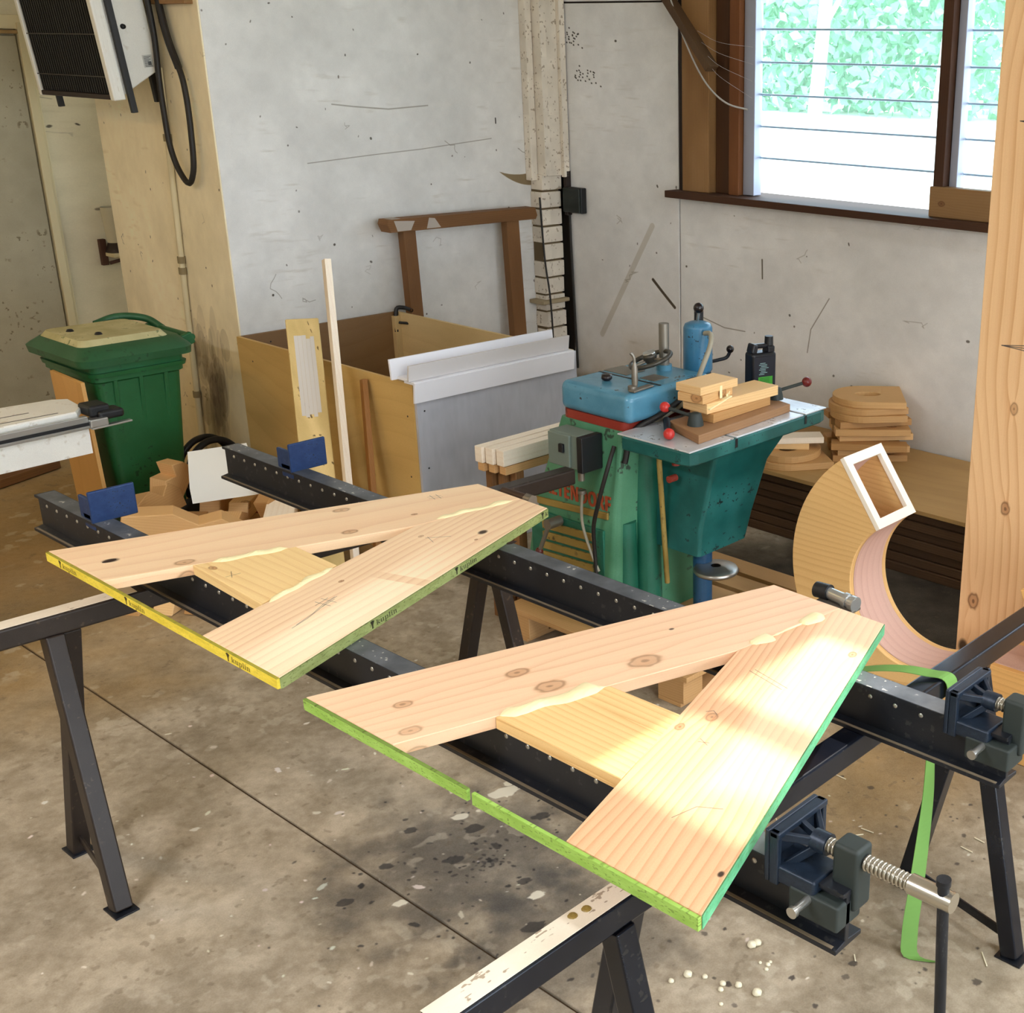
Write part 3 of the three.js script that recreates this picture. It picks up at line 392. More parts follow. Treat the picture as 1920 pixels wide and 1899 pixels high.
// ---------------------------------------------------------------- panel clamps: I-beams with a stop, a sliding jaw and a screw
function clamp_(label, x, z0, z1, jz) {
  const t = thing('bar_clamp', label, 'clamp', [x, 0.857, (z0 + z1) / 2], null);
  const y0 = 0.8585, y1 = 0.977, fw = 0.034;
  part(t, 'beam', boxUV(extZ([[x - fw - 0.012, y0], [x + fw, y0], [x + fw, y0 + 0.009], [x - 0.006, y0 + 0.014], [x - 0.006, y1 - 0.012], [x + fw, y1 - 0.008], [x + fw, y1], [x - fw + 0.006, y1], [x - fw + 0.006, y1 - 0.008], [x - 0.018, y1 - 0.012], [x - 0.018, y0 + 0.014], [x - fw - 0.012, y0 + 0.009]], z0, z1, 0.0012), 2, 0.5, 0.5, x), M.blackSteel);
  part(t, 'flange_wear', boxUV(BB(x - fw + 0.008, x + fw - 0.002, y1, y1 + 0.0006, z0 + 0.01, z1 - 0.1, 0), 2, 0.35, 0.35, x), M.beamTop, 'scuffed grey top of the beam');
  part(t, 'dust_strip', boxUV(BB(x - fw - 0.011, x - 0.019, y0 + 0.0092, y0 + 0.0105, z0 + 0.01, z1 - 0.01, 0), 2, 0.3, 0.3), MAT(0x7a6c58, 0.9), 'brown dust on the lower flange');
  const N = Math.floor((z1 - z0 - 0.1) / 0.07);
  for (let k = 0; k < N; k++) part(t, 'hole_stud', lathe([[0, 0.003], [0.0045, 0.002], [0.006, 0]], 0, 0, 0, 10).rotateZ(Math.PI / 2).translate(x - 0.018, 0.948, z0 + 0.06 + k * 0.07), M.steel);  // bright studs stand in for web holes with light showing through
  // fixed stop at the far end
  const sz = -3.8; part(t, 'stop_plate', [BB(x - 0.03, x + 0.11, y1 - 0.002, y1 + 0.1, sz - 0.012, sz, 0.004), BB(x - 0.02, x - 0.008, y1, y1 + 0.07, sz - 0.1, sz - 0.01, 0.003), BB(x - 0.02, x + 0.02, y1 - 0.03, y1 + 0.02, sz - 0.08, sz - 0.01, 0.004)], M.jaw);
  // sliding jaw: plate with ribs running back to the screw boss
  const jy = 1.025, b = V(x + 0.02, jy, jz + 0.075), cx = x + 0.03, jaw = [BB(cx - 0.075, cx + 0.075, y1 - 0.035, y1 + 0.075, jz - 0.012, jz, 0.004), BB(cx - 0.075, cx + 0.075, y1 + 0.062, y1 + 0.075, jz, jz + 0.022, 0.003), BB(cx - 0.075, cx - 0.062, y1 - 0.035, y1 + 0.075, jz, jz + 0.02, 0.003), BB(cx + 0.062, cx + 0.075, y1 - 0.035, y1 + 0.075, jz, jz + 0.02, 0.003)];
  for (const [px, py] of [[-0.066, 0.062], [0.066, 0.062], [-0.066, -0.02], [0.066, -0.02], [0, 0.066]]) jaw.push(bar(V(cx + px, y1 + py, jz), b, 0.01, 0.016, 0.002));
  jaw.push(rod(V(b.x, b.y, b.z - 0.02), V(b.x, b.y, b.z + 0.012), 0.021)); jaw.push(BB(x - 0.042, x + 0.042, y1 - 0.03, y1 + 0.006, jz - 0.004, jz + 0.1, 0.006));
  part(t, 'jaw', jaw, M.jawDark);
  const nz = jz + 0.135; part(t, 'nut_block', [BB(x - 0.005, x + 0.045, y1 - 0.05, jy + 0.03, nz - 0.025, nz + 0.03, 0.008), BB(x - 0.045, x + 0.03, y1 - 0.075, y1 - 0.02, nz - 0.09, nz + 0.02, 0.006)], M.greyDark);
  part(t, 'locking_pin', [rod(V(x - 0.09, y1 - 0.03, nz - 0.045), V(x + 0.03, y1 - 0.03, nz - 0.045), 0.008), rod(V(x - 0.094, y1 - 0.03, nz - 0.045), V(x - 0.086, y1 - 0.03, nz - 0.045), 0.011)], M.steel);
  const ez = jz + 0.345, th = []; th.push(rod(b, V(b.x, jy, ez - 0.04), 0.0115)); for (let z = b.z + 0.01; z < ez - 0.09; z += 0.0085) th.push(new THREE.TorusGeometry(0.0125, 0.0034, 6, 16).translate(b.x, jy, z));
  part(t, 'screw', th, M.screw); part(t, 'screw_head', [rod(V(b.x, jy, ez - 0.085), V(b.x, jy, ez), 0.0185, 0.0185, 20)], M.screw);
  part(t, 'tommy_bar', [rod(V(b.x - 0.004, jy + 0.035, ez - 0.02), V(b.x + 0.004, jy - 0.24, ez - 0.012), 0.0105), rod(V(b.x - 0.004, jy + 0.03, ez - 0.02), V(b.x - 0.004, jy + 0.042, ez - 0.02), 0.013)], M.blackSteel);
  return t;
}
clamp_('long black bar clamp whose screw handle hangs in front of the green edge', 1.535, -4.21, -1.0, -1.155);
clamp_('long black bar clamp running past the far ends of both letters', 2.20, -4.26, -1.035, -1.175);

// green lashing strap over the trestle beam
{ const t = thing('lashing_strap', 'green webbing strap hanging over the black trestle beam', 'strap', [2.45, 0.12, -1.4]);
  const ribbon = (pts, w, side) => { const c = new THREE.CatmullRomCurve3(pts.map((p) => V(...p))), n = 60, pos = [], rows = []; for (let i = 0; i <= n; i++) { const q = c.getPointAt(i / n), s = V(...side[0]).lerp(V(...side[1]), i / n).normalize().multiplyScalar(w / 2); rows.push([q.clone().sub(s), q.clone().add(s)]); }
    const th = 0.002, nrm = V(0, 0, 0); const quad = (a, b, c2, d) => { for (const v of [a, b, c2, b, d, c2]) pos.push(v.x, v.y, v.z); };
    for (let i = 0; i < n; i++) { const [a, b] = rows[i], [c1, d] = rows[i + 1]; nrm.crossVectors(V().subVectors(b, a), V().subVectors(c1, a)).normalize().multiplyScalar(th); const A = a.clone().add(nrm), B2 = b.clone().add(nrm), C = c1.clone().add(nrm), D = d.clone().add(nrm); quad(a, c1, b, d); quad(A, B2, C, D); quad(a, A, c1, C); quad(b, d, B2, D); }
    const g = new THREE.BufferGeometry(); g.setAttribute('position', new THREE.BufferAttribute(new Float32Array(pos), 3)); g.computeVertexNormals(); return g; };
  part(t, 'loop', ribbon([[2.36, 0.80, -1.75], [2.42, 0.875, -1.56], [2.47, 0.880, -1.485], [2.515, 0.867, -1.43], [2.535, 0.863, -1.396], [2.545, 0.845, -1.384], [2.55, 0.77, -1.385], [2.548, 0.66, -1.392]], 0.045, [[1, 0, 0], [1, 0, 0.1]]), M.strap);
  part(t, 'tail', ribbon([[2.60, 0.74, -1.465], [2.62, 0.55, -1.473], [2.638, 0.4, -1.482], [2.547, 0.2, -1.446], [2.497, 0.05, -1.43], [2.475, 0.008, -1.41], [2.50, 0.006, -1.34]], 0.046, [[0.9, 0, -0.25], [0.55, 0, 0.8]]), M.strap); }

// ---------------------------------------------------------------- the green machine on its pallet
{ const t = thing('pallet', 'wooden pallet under the green machine', 'pallet', [3.65, 0, -3.35]);
  for (let k = 0; k < 3; k++) part(t, 'block', grain(BB(3.11, 3.22, 0.018, 0.118, -3.855 + k * 0.44, -3.72 + k * 0.44, 0.003), PINE, 0, k * 0.3, 0.2), STOOLW), part(t, 'block', grain(BB(4.08, 4.19, 0.018, 0.118, -3.855 + k * 0.44, -3.72 + k * 0.44, 0.003), PINE, 0, k * 0.2, 0.5), STOOLW);
  for (let k = 0; k < 3; k++) part(t, 'board', grain(BB(3.11, 4.19, 0, 0.018, -3.855 + k * 0.44, -3.735 + k * 0.44, 0.002), PINE, 0, k * 0.23), STOOLW);
  for (let k = 0; k < 7; k++) part(t, 'board', grain(BB(3.105 + k * 0.155, 3.225 + k * 0.155, 0.118, 0.140, -3.86, -2.82, 0.002), PINE, 2, k * 0.37), k % 2 ? OFFC[0] : STOOLW); }
const mach = thing('mortising_machine', 'green cast iron workshop machine with a blue head and teal table', 'machine', [3.5, 0.14, -3.4]);
{ const t = mach, p = (...a) => part(t, ...a);
  const body = p('pedestal', loft([{ y: 0.142, x0: 3.2, x1: 3.82, z0: -3.88, z1: -3.30, r: 0.05 }, { y: 0.26, x0: 3.205, x1: 3.80, z0: -3.86, z1: -3.305, r: 0.05 }, { y: 0.62, x0: 3.225, x1: 3.78, z0: -3.78, z1: -3.30, r: 0.03 }, { y: 0.99, x0: 3.25, x1: 3.76, z0: -3.63, z1: -3.285, r: 0.02 }]), M.greenLight);
  const cx = (y) => mix(3.203, 3.25, clamp((y - 0.14) / 0.85)) - 0.004;
  // cast lettering on the slanting side face
  const tg = new TextGeometry('ALTENDORF', { font, size: 0.062, depth: 0.007, curveSegments: 3, bevelEnabled: false }); tg.computeBoundingBox(); tg.scale(0.8, 1, 1);
  const lt = shade(new THREE.Mesh(tg.rotateY(-Math.PI / 2).translate(cx(0.68) - 3.5 + 0.002, 0.655 - 0.14, -3.72 + 3.4), worn([168, 74, 40], [70, 84, 56], 31, 1, 0.6))); lt.name = 'lettering'; lt.rotation.x = 0; body.add(lt); lt.position.set(0, 0, 0);
  p('moulding', boxUV(bar(V(cx(0.6) - 0.002, 0.61, -3.765), V(cx(0.6) - 0.002, 0.635, -3.34), 0.012, 0.03, 0.004), 2), M.brass, 'ochre painted raised strip under the lettering');
  for (let k = 0; k < 4; k++) p('vent_slat', boxUV(bar(V(cx(0.4) - 0.004, 0.515 - k * 0.045, -3.715), V(cx(0.4) - 0.004, 0.530 - k * 0.045, -3.42), 0.014, 0.033, 0.004), 2), M.brass, 'ochre painted vent slat');
  p('access_door', BB(cx(0.4) - 0.003, cx(0.4) + 0.02, 0.3, 0.57, -3.79, -3.36, 0.004), M.green);
  const cr = p('crank', [rod(V(3.20, 0.562, -3.60), V(3.13, 0.562, -3.60), 0.022), rod(V(3.14, 0.562, -3.60), V(3.135, 0.44, -3.655), 0.008), rod(V(3.15, 0.565, -3.6), V(3.148, 0.44, -3.66), 0.006)], M.steelDull);
  part(cr, 'knob', new THREE.SphereGeometry(0.017, 16, 12).translate(3.135, 0.43, -3.66), MAT(0x5a1c14, 0.35));
  p('column', boxUV(rod(V(3.30, 0.142, -3.325), V(3.30, 0.6, -3.325), 0.05, 0.045, 24), 1), M.green); p('column', boxUV(rod(V(3.40, 0.142, -3.30), V(3.40, 0.93, -3.31), 0.06, 0.055, 24), 1), M.green);
  p('gasket', boxUV(loft([{ y: 0.985, x0: 3.255, x1: 3.76, z0: -3.62, z1: -3.275, r: 0.03 }, { y: 1.025, x0: 3.255, x1: 3.76, z0: -3.62, z1: -3.27, r: 0.03 }]), 1), M.red, 'rust red band under the blue head');
  const head = p('head_cover', boxUV(BB(3.245, 3.74, 1.022, 1.142, -3.625, -3.235, 0.032), 1, 0.6, 0.6), M.blue);
  p('cover_seam', BB(3.44, 3.452, 1.1405, 1.1435, -3.60, -3.26, 0.0008), M.black); p('label_plate', [BB(3.47, 3.58, 1.142, 1.1445, -3.60, -3.47, 0.001), BB(3.475, 3.56, 1.142, 1.1445, -3.40, -3.32, 0.001)], M.steelDull);
  p('cover_knob', lathe([[0, 0.026], [0.02, 0.024], [0.022, 0.008], [0.012, 0]], 3.36, 1.142, -3.47), M.blackKnob);
  const lv = p('lever', [rod(V(3.315, 1.142, -3.285), V(3.315, 1.16, -3.285), 0.017), lathe([[0, 0.11], [0.006, 0.1], [0.012, 0.075], [0.013, 0.03], [0.010, 0.0]], 3.335, 1.148, -3.29, 16), bar(V(3.285, 1.147, -3.26), V(3.41, 1.147, -3.275), 0.03, 0.008, 0.003), tube([[3.335, 1.25, -3.29], [3.333, 1.27, -3.292], [3.325, 1.285, -3.30]], 0.006, 10)], M.steelDull);
  // table: teal casting with a steel top split by two T-slots, on a tapering knee
  const tb = p('table', boxUV(extY([[3.24, -3.265], [4.06, -3.265], [4.06, -2.93], [4.045, -2.895], [4.01, -2.885], [3.25, -2.885], [3.21, -2.895], [3.2, -2.93], [3.2, -3.23]], 0.94, 0.994, 0.006), 0, 0.5, 0.5), M.teal);
  for (const [a, b] of [[3.205, 3.458], [3.472, 3.897], [3.911, 4.055]]) part(tb, 'table_plate', boxUV(BB(a, b, 0.993, 1.0, -3.262, -2.889, 0.004), 0, 0.4, 0.4, a), M.cast, 'bright worn steel table top');
  part(tb, 'slot', [BB(3.458, 3.472, 0.96, 0.9945, -2.8845, -2.883, 0), BB(3.897, 3.911, 0.96, 0.9945, -2.8845, -2.883, 0)], M.black);
  p('knee', boxUV(loft([{ y: 0.49, x0: 3.40, x1: 3.70, z0: -3.29, z1: -3.02, r: 0.02 }, { y: 0.6, x0: 3.405, x1: 3.735, z0: -3.30, z1: -3.015, r: 0.02 }, { y: 0.82, x0: 3.43, x1: 3.79, z0: -3.30, z1: -2.98, r: 0.02 }, { y: 0.942, x0: 3.40, x1: 3.86, z0: -3.26, z1: -2.93, r: 0.02 }]), 1, 0.6, 0.6), M.teal);
  p('rising_screw', boxUV(rod(V(3.56, 0.142, -3.14), V(3.56, 0.5, -3.14), 0.04), 1), M.blueDark); p('hand_wheel', [lathe([[0.02, 0.02], [0.06, 0.012], [0.088, 0.012], [0.095, 0], [0.088, -0.01], [0.02, -0.012]], 3.54, 0.385, -3.05, 40)], M.steel, 'bare steel disc wheel under the knee');
  p('rod', rod(V(3.345, 0.93, -3.18), V(3.41, 0.33, -3.20), 0.011), M.brass); p('handle', [rod(V(3.42, 0.64, -3.19), V(3.45, 0.68, -3.15), 0.007)], M.steel); p('stop_screw', [rod(V(3.38, 0.86, -3.12), V(3.38, 0.91, -3.12), 0.016), rod(V(3.42, 0.90, -3.05), V(3.47, 0.90, -3.02), 0.018), rod(V(3.36, 0.8, -3.14), V(3.4, 0.8, -3.14), 0.014)], M.red);
  // switch box on the side with its cables
  const sw = p('switch_box', [BB(3.14, 3.235, 0.83, 0.97, -3.575, -3.41, 0.006)], M.grey); part(sw, 'lid', BB(3.128, 3.142, 0.835, 0.966, -3.57, -3.45, 0.004), M.grey); part(sw, 'button', BB(3.116, 3.13, 0.895, 0.93, -3.50, -3.475, 0.003), M.black); part(sw, 'side_cover', BB(3.13, 3.24, 0.825, 0.97, -3.411, -3.38, 0.004), M.black); part(sw, 'gland', [rod(V(3.17, 0.78, -3.43), V(3.17, 0.832, -3.43), 0.014), rod(V(3.17, 0.725, -3.43), V(3.17, 0.74, -3.43), 0.017)], M.steelDull);
  p('cable', tube([[3.235, 0.93, -3.31], [3.19, 0.86, -3.30], [3.165, 0.72, -3.33], [3.17, 0.6, -3.37], [3.185, 0.5, -3.385], [3.19, 0.36, -3.38], [3.2, 0.2, -3.36]], 0.0085), M.cable); p('cable', tube([[3.17, 0.74, -3.43], [3.175, 0.6, -3.44], [3.18, 0.48, -3.40], [3.195, 0.4, -3.375]], 0.006), M.hose);
  // head: post, hand wheel, motor, hose
  p('bracket', boxUV(BB(3.60, 4.0, 0.96, 1.03, -3.56, -3.29, 0.012), 0), M.blueDark);
  p('post', rod(V(3.65, 1.02, -3.43), V(3.65, 1.335, -3.43), 0.021, 0.021, 24), M.steelDull); p('post_sleeve', boxUV(rod(V(3.65, 1.02, -3.43), V(3.65, 1.165, -3.43), 0.032, 0.032, 24), 1), M.blue); p('arm', rod(V(3.62, 1.0, -3.2), V(3.62, 1.14, -3.26), 0.028, 0.028), M.black);
  { const g = new THREE.TorusGeometry(0.085, 0.0095, 12, 48).rotateX(Math.PI / 2 - 0.32).rotateY(0.9).translate(3.56, 1.2, -3.42), hub = lathe([[0, 0.03], [0.026, 0.028], [0.03, 0.01], [0.012, -0.03]], 0, 0, 0).rotateX(-0.3).rotateY(0.9).translate(3.56, 1.2, -3.42), wh = p('feed_wheel', [g, hub], MAT(0x4a463e, 0.4, { metalness: 0.5 }));
    for (let k = 0; k < 3; k++) { const a = k * 2.09 + 0.4; part(wh, 'spoke', rod(V(0, 0, 0), V(Math.cos(a) * 0.083, 0, Math.sin(a) * 0.083), 0.006).rotateX(-0.32).rotateY(0.9).translate(3.56, 1.2, -3.42), M.steelDull); }
    part(wh, 'boss', lathe([[0, 0.032], [0.024, 0.03], [0.026, 0.02]], 0, 0, 0).rotateX(-0.3).rotateY(0.9).translate(3.56, 1.205, -3.42), M.alu); }
  const mo = p('motor', boxUV(lathe([[0, 0.222], [0.035, 0.22], [0.054, 0.212], [0.061, 0.196], [0.062, 0.02], [0.055, 0.008], [0.04, 0]], 3.825, 1.10, -3.4, 40), 1, 0.5, 0.5), worn([58, 116, 150], [40, 60, 70], 44, 0.6, 0.3), 'blue motor cylinder'); part(mo, 'motor_collar', lathe([[0.056, 0.012], [0.056, 0]], 3.825, 1.094, -3.4, 40), M.black); p('motor_base', boxUV(rod(V(3.835, 1.02, -3.4), V(3.835, 1.097, -3.4), 0.05, 0.046, 32), 1), M.blue);
  p('slide_post', rod(V(3.91, 1.02, -3.47), V(3.91, 1.345, -3.47), 0.02, 0.02, 20), M.blackSteel); const bk = p('ball_lever', rod(V(3.84, 1.29, -3.42), V(3.83, 1.36, -3.4), 0.006), M.steel); part(bk, 'ball', new THREE.SphereGeometry(0.022, 20, 14).translate(3.83, 1.377, -3.4), M.blackKnob);
  const bl = p('ball_lever', tube([[3.91, 1.13, -3.42], [3.96, 1.135, -3.40], [3.99, 1.145, -3.38], [4.0, 1.17, -3.37]], 0.008, 20), M.blackSteel); part(bl, 'ball', new THREE.SphereGeometry(0.017, 16, 12).translate(4.0, 1.18, -3.37), M.blackKnob); p('side_screw', rod(V(3.93, 1.1, -3.44), V(3.95, 1.16, -3.44), 0.013), M.steelDull);
  p('conduit', tube([[3.795, 1.285, -3.335], [3.79, 1.29, -3.3], [3.765, 1.262, -3.275], [3.70, 1.19, -3.255], [3.56, 1.07, -3.225], [3.40, 0.985, -3.27], [3.33, 0.9, -3.285]], 0.0105), M.hose, 'grey flexible conduit down to the table'); p('cable', tube([[3.62, 1.12, -3.33], [3.56, 1.08, -3.25], [3.42, 1.04, -3.225], [3.30, 0.98, -3.27], [3.26, 0.86, -3.28]], 0.012), M.cable);
}
// wooden fence clamped to the machine table by two ball levers
{ const t = thing('fence_board', 'dark wooden fence board clamped to the machine table by red ball levers', 'board', [3.6, 1.0, -3.04]);
  part(t, 'board', grain(extY([[3.30, -2.93], [3.89, -2.955], [3.93, -3.14], [3.375, -3.15]], 1.0005, 1.034, 0.002), PINE, 0), tint(PINE, 0xa89080));
  const lev = (x, z, bx, bz, by, m, n) => { const k = part(t, 'clamping_lever', [lathe([[0, 0.05], [0.012, 0.05], [0.022, 0.046], [0.03, 0.015], [0.032, 0]], x, 1.034, z, 24), rod(V(x, 1.066, z), V(bx, by, bz), 0.007)], M.greyDark); part(k, 'ball', new THREE.SphereGeometry(0.021, 20, 14).translate(bx, by, bz), m); };
  lev(3.40, -3.035, 3.375, -3.17, 1.085, M.redKnob); lev(3.915, -3.05, 4.02, -2.97, 1.10, MAT(0x6e1f1c, 0.3));
  const k = part(t, 'spare_lever', [rod(V(3.40, 1.024, -3.185), V(3.28, 1.024, -3.065), 0.015)], M.black); part(k, 'ball', new THREE.SphereGeometry(0.022, 20, 14).translate(3.268, 1.0245, -3.05), M.redKnob); }
// offcut blocks stacked on the fence board
{ const blk = (label, L, H, D, x, y, z, turn, m, ou) => { const g = new THREE.Group(); g.name = numbered('wood_block'); g.position.set(x, y, z); g.rotation.y = turn; g.userData = { label, category: 'wood block', group: 'pale offcut blocks stacked on the machine table' }; scene.add(g); lpart(g, 'block', grain(BB(-L / 2, L / 2, 0, H, -D / 2, D / 2, 0.002), PINE, 0, ou, ou), m);
    return g; };
  blk('pale block lowest in the stack on the machine table', 0.36, 0.036, 0.12, 3.64, 1.0345, -3.06, 0.02, OFFC[2], 0.1);
  blk('longest pale block in the stack on the machine table, right above the lowest', 0.42, 0.04, 0.13, 3.655, 1.0705, -3.07, -0.04, OFFC[1], 0.4);
  const b3 = blk('wedge block with torn glue in the middle of the machine table stack', 0.2, 0.034, 0.12, 3.52, 1.1108, -3.09, 0.1, OFFC[3], 0.7), b4 = blk('short pale block topmost of the stack on the machine table', 0.215, 0.032, 0.13, 3.53, 1.1452, -3.09, -0.02, OFFC[1], 0.9);
  lpart(b4, 'glue_run', [BB(0.0, 0.014, -0.03, 0.02, 0.064, 0.068, 0.002), BB(0.04, 0.05, -0.055, -0.02, 0.062, 0.067, 0.002)], M.glue); lpart(b3, 'torn_fibre', [bar(V(-0.08, -0.02, 0.07), V(0.06, 0.005, 0.075), 0.02, 0.006, 0.001), bar(V(0.06, 0.01, 0.06), V(0.12, 0.03, 0.03), 0.02, 0.005, 0.001)], M.glue); }
// oil bottle
{ const t = thing('oil_bottle', 'black plastic oil bottle with a green label on the machine table', 'bottle', [3.985, 1.001, -3.19]); t.rotation.y = -0.35; const [c, g] = canvas(128, 256, () => [14, 18, 34]);
  g.fillStyle = '#8fb0b0'; for (let y = 40; y < 120; y += 10) g.fillRect(40 - (y % 3) * 6, y, 54 - (y % 7) * 4, 4); g.fillStyle = '#3f9e2e'; g.fillRect(24, 128, 90, 50); g.fillStyle = '#b6e070'; g.fillRect(24, 178, 90, 20); g.fillStyle = '#1c5a1c'; for (let y = 136; y < 174; y += 9) g.fillRect(34, y, 60, 3); g.fillStyle = '#8a98b8'; g.fillRect(40, 212, 60, 26);
  const plast = MAT(0x10131c, 0.3);
  lpart(t, 'body', [BB(-0.06, 0.06, 0, 0.2, -0.035, 0.035, 0.014), bar(V(-0.045, 0.195, 0), V(-0.035, 0.235, 0), 0.05, 0.028, 0.008), bar(V(-0.05, 0.225, 0), V(0.045, 0.222, 0), 0.024, 0.02, 0.008), bar(V(0.038, 0.17, 0), V(0.04, 0.225, 0), 0.05, 0.036, 0.008)], plast); lpart(t, 'cap', rod(V(0.04, 0.222, 0), V(0.04, 0.262, 0), 0.019, 0.018, 24), M.black);
  const lb = BB(-0.05, 0.05, 0.012, 0.185, 0.0345, 0.0365, 0), p = lb.attributes.position, uv = lb.attributes.uv; for (let i = 0; i < p.count; i++) uv.setXY(i, (p.getX(i) + 0.05) / 0.1, (p.getY(i) - 0.012) / 0.173); lpart(t, 'label_print', lb, MAT(0xffffff, 0.4, { map: tex(c, THREE.ClampToEdgeWrapping) })); }

// ---------------------------------------------------------------- low bench of dark planks with its plywood sheet and the stacked letter blanks
{ for (let k = 0; k < 7; k++) solo('plank', ['lowest', 'second', 'third', 'fourth', 'fifth', 'sixth', 'topmost'][k] + ' dark plank' + (k === 0 || k === 6 ? ' in the stack under the plywood sheet by the window wall' : ' counted up from the floor in the stack under the plywood sheet'), 'plank', grain(BB(4.80 + (k * 37 % 5) * 0.006, 5.60, 0.001 + k * 0.047, 0.044 + k * 0.047, -5.93 + (k * 53 % 7) * 0.02, -1.3 - (k * 29 % 5) * 0.05, 0.003), OLD, 2, k * 0.3, k * 0.21), DARKW, 'dark planks stacked along the window wall');
  solo('plywood_sheet', 'brown plywood sheet lying on the dark planks by the window wall', 'plywood sheet', boxUV(BB(4.78, 5.62, 0.3305, 0.352, -5.96, -1.3, 0.002), 2, 1.2, 1.2), tint(PLY, 0xd8c4a8)); }
const arc = (cx, cz, r, a0, a1, n = 20, rz = r) => Array.from({ length: n + 1 }, (_, i) => { const a = mix(a0, a1, i / n); return [cx + Math.cos(a) * r, cz + Math.sin(a) * rz]; });
{ const G = 'wooden letter blanks stacked on the plywood sheet', D = (w = 0.4, h = 0.36, hole = 0.075) => ({ o: [[-w / 2 + 0.02, h / 2], [-w / 2 + 0.02, -h / 2], ...arc(w / 2 - h / 2, 0, h / 2, -Math.PI / 2, Math.PI / 2)], h: [arc(0.01, 0, hole, 0, Math.PI * 2, 18, hole * 0.6)] });
  const E = { o: [[-0.2, -0.16], [0.2, -0.16], [0.2, -0.07], [0.1, -0.07], [0.1, 0.07], [0.2, 0.07], [0.2, 0.16], [-0.2, 0.16], [-0.2, 0.07], [-0.1, 0.07], [-0.1, -0.07], [-0.2, -0.07]] }, U = { o: [[-0.2, -0.15], [0.2, -0.15], [0.2, -0.06], [-0.1, -0.06], [-0.1, 0.06], [0.2, 0.06], [0.2, 0.15], [-0.2, 0.15]] }, O = { o: arc(0, 0, 0.19, 0, Math.PI * 2, 30, 0.17), h: [arc(0, 0, 0.085, 0, Math.PI * 2, 22, 0.06)] };
  const put = (label, s, x, y, z, turn, m, th = 0.036) => { const t = new THREE.Group(); t.name = numbered('letter_blank'); t.position.set(x, y, z); t.rotation.y = turn; t.userData = { label, category: 'letter blank', group: G }; scene.add(t); lpart(t, 'board', grain(extY(s.o, 0, th, 0.002, s.h), PINE, 0, y * 3, x), m); };
  const y0 = 0.3525, T = 0.0365, nA = ['lowest', 'second lowest', 'third from below', 'fourth from below', 'fifth from below', 'sixth from below', 'seventh from below'];
  [U, E, E, U, E, U, D(0.4, 0.33, 0.06)].forEach((s, i) => put(nA[i] + ' brown letter blank in the tallest stack by the window wall', s, 5.37 + [0, 0.02, -0.03, 0.03, 0.0, 0.02, -0.01][i], y0 + i * T, -3.55 + [0, -0.02, 0.03, 0, 0.01, -0.02, 0][i], 2.3 + [0, 0.15, -0.12, 0.08, 0, 0.2, 0.1][i], OFFC[[2, 0, 2, 3, 0, 2, 0][i]]));
  put('round-ended blank with a hole second from the top of the tallest stack', D(0.4, 0.35, 0.07), 5.37, y0 + 7 * T, -3.57, 2.5, OFFC[0]); put('round-ended blank with a hole topmost of the tallest stack', D(0.4, 0.35, 0.07), 5.39, y0 + 8 * T, -3.56, 2.25, OFFC[3]);
  for (let i = 0; i < 4; i++) put(['lowest letter blank in the stack behind the machine table', 'second lowest letter blank in the stack behind the machine table', 'third letter blank up in the stack behind the machine table', 'topmost letter blank with a slot, in the stack behind the machine table'][i], i < 2 ? E : D(0.42, 0.36, 0.06), 5.38 + (i % 2) * 0.02, y0 + i * T, -4.45 + (i % 3) * 0.02, 2.2 + i * 0.12, OFFC[[2, 0, 0, 2][i]]);
  for (let i = 0; i < 2; i++) put(['lower round letter blank at the front edge of the plywood sheet', 'upper round letter blank at the front edge of the plywood sheet'][i], i ? O : D(0.42, 0.4, 0.06) , 5.0, y0 + i * T, -3.80, 2.5 + i, OFFC[0]);
  const pl = (label, x, y, z, turn, m) => { const t = new THREE.Group(); t.name = numbered('offcut_board'); t.position.set(x, y, z); t.rotation.y = turn; t.userData = { label, category: 'board' }; scene.add(t); lpart(t, 'board', grain(BB(-0.17, 0.17, 0, 0.032, -0.055, 0.055, 0.002), PINE, 0, x, y), m); };
  pl('pale board lying under another on the round letter blanks', 4.96, y0 + 2 * T, -3.85, -0.9, OFFC[1]); pl('pale pink board lying uppermost on the round letter blanks', 5.0, y0 + 2 * T + 0.0325, -3.79, -0.75, WHITEW); }

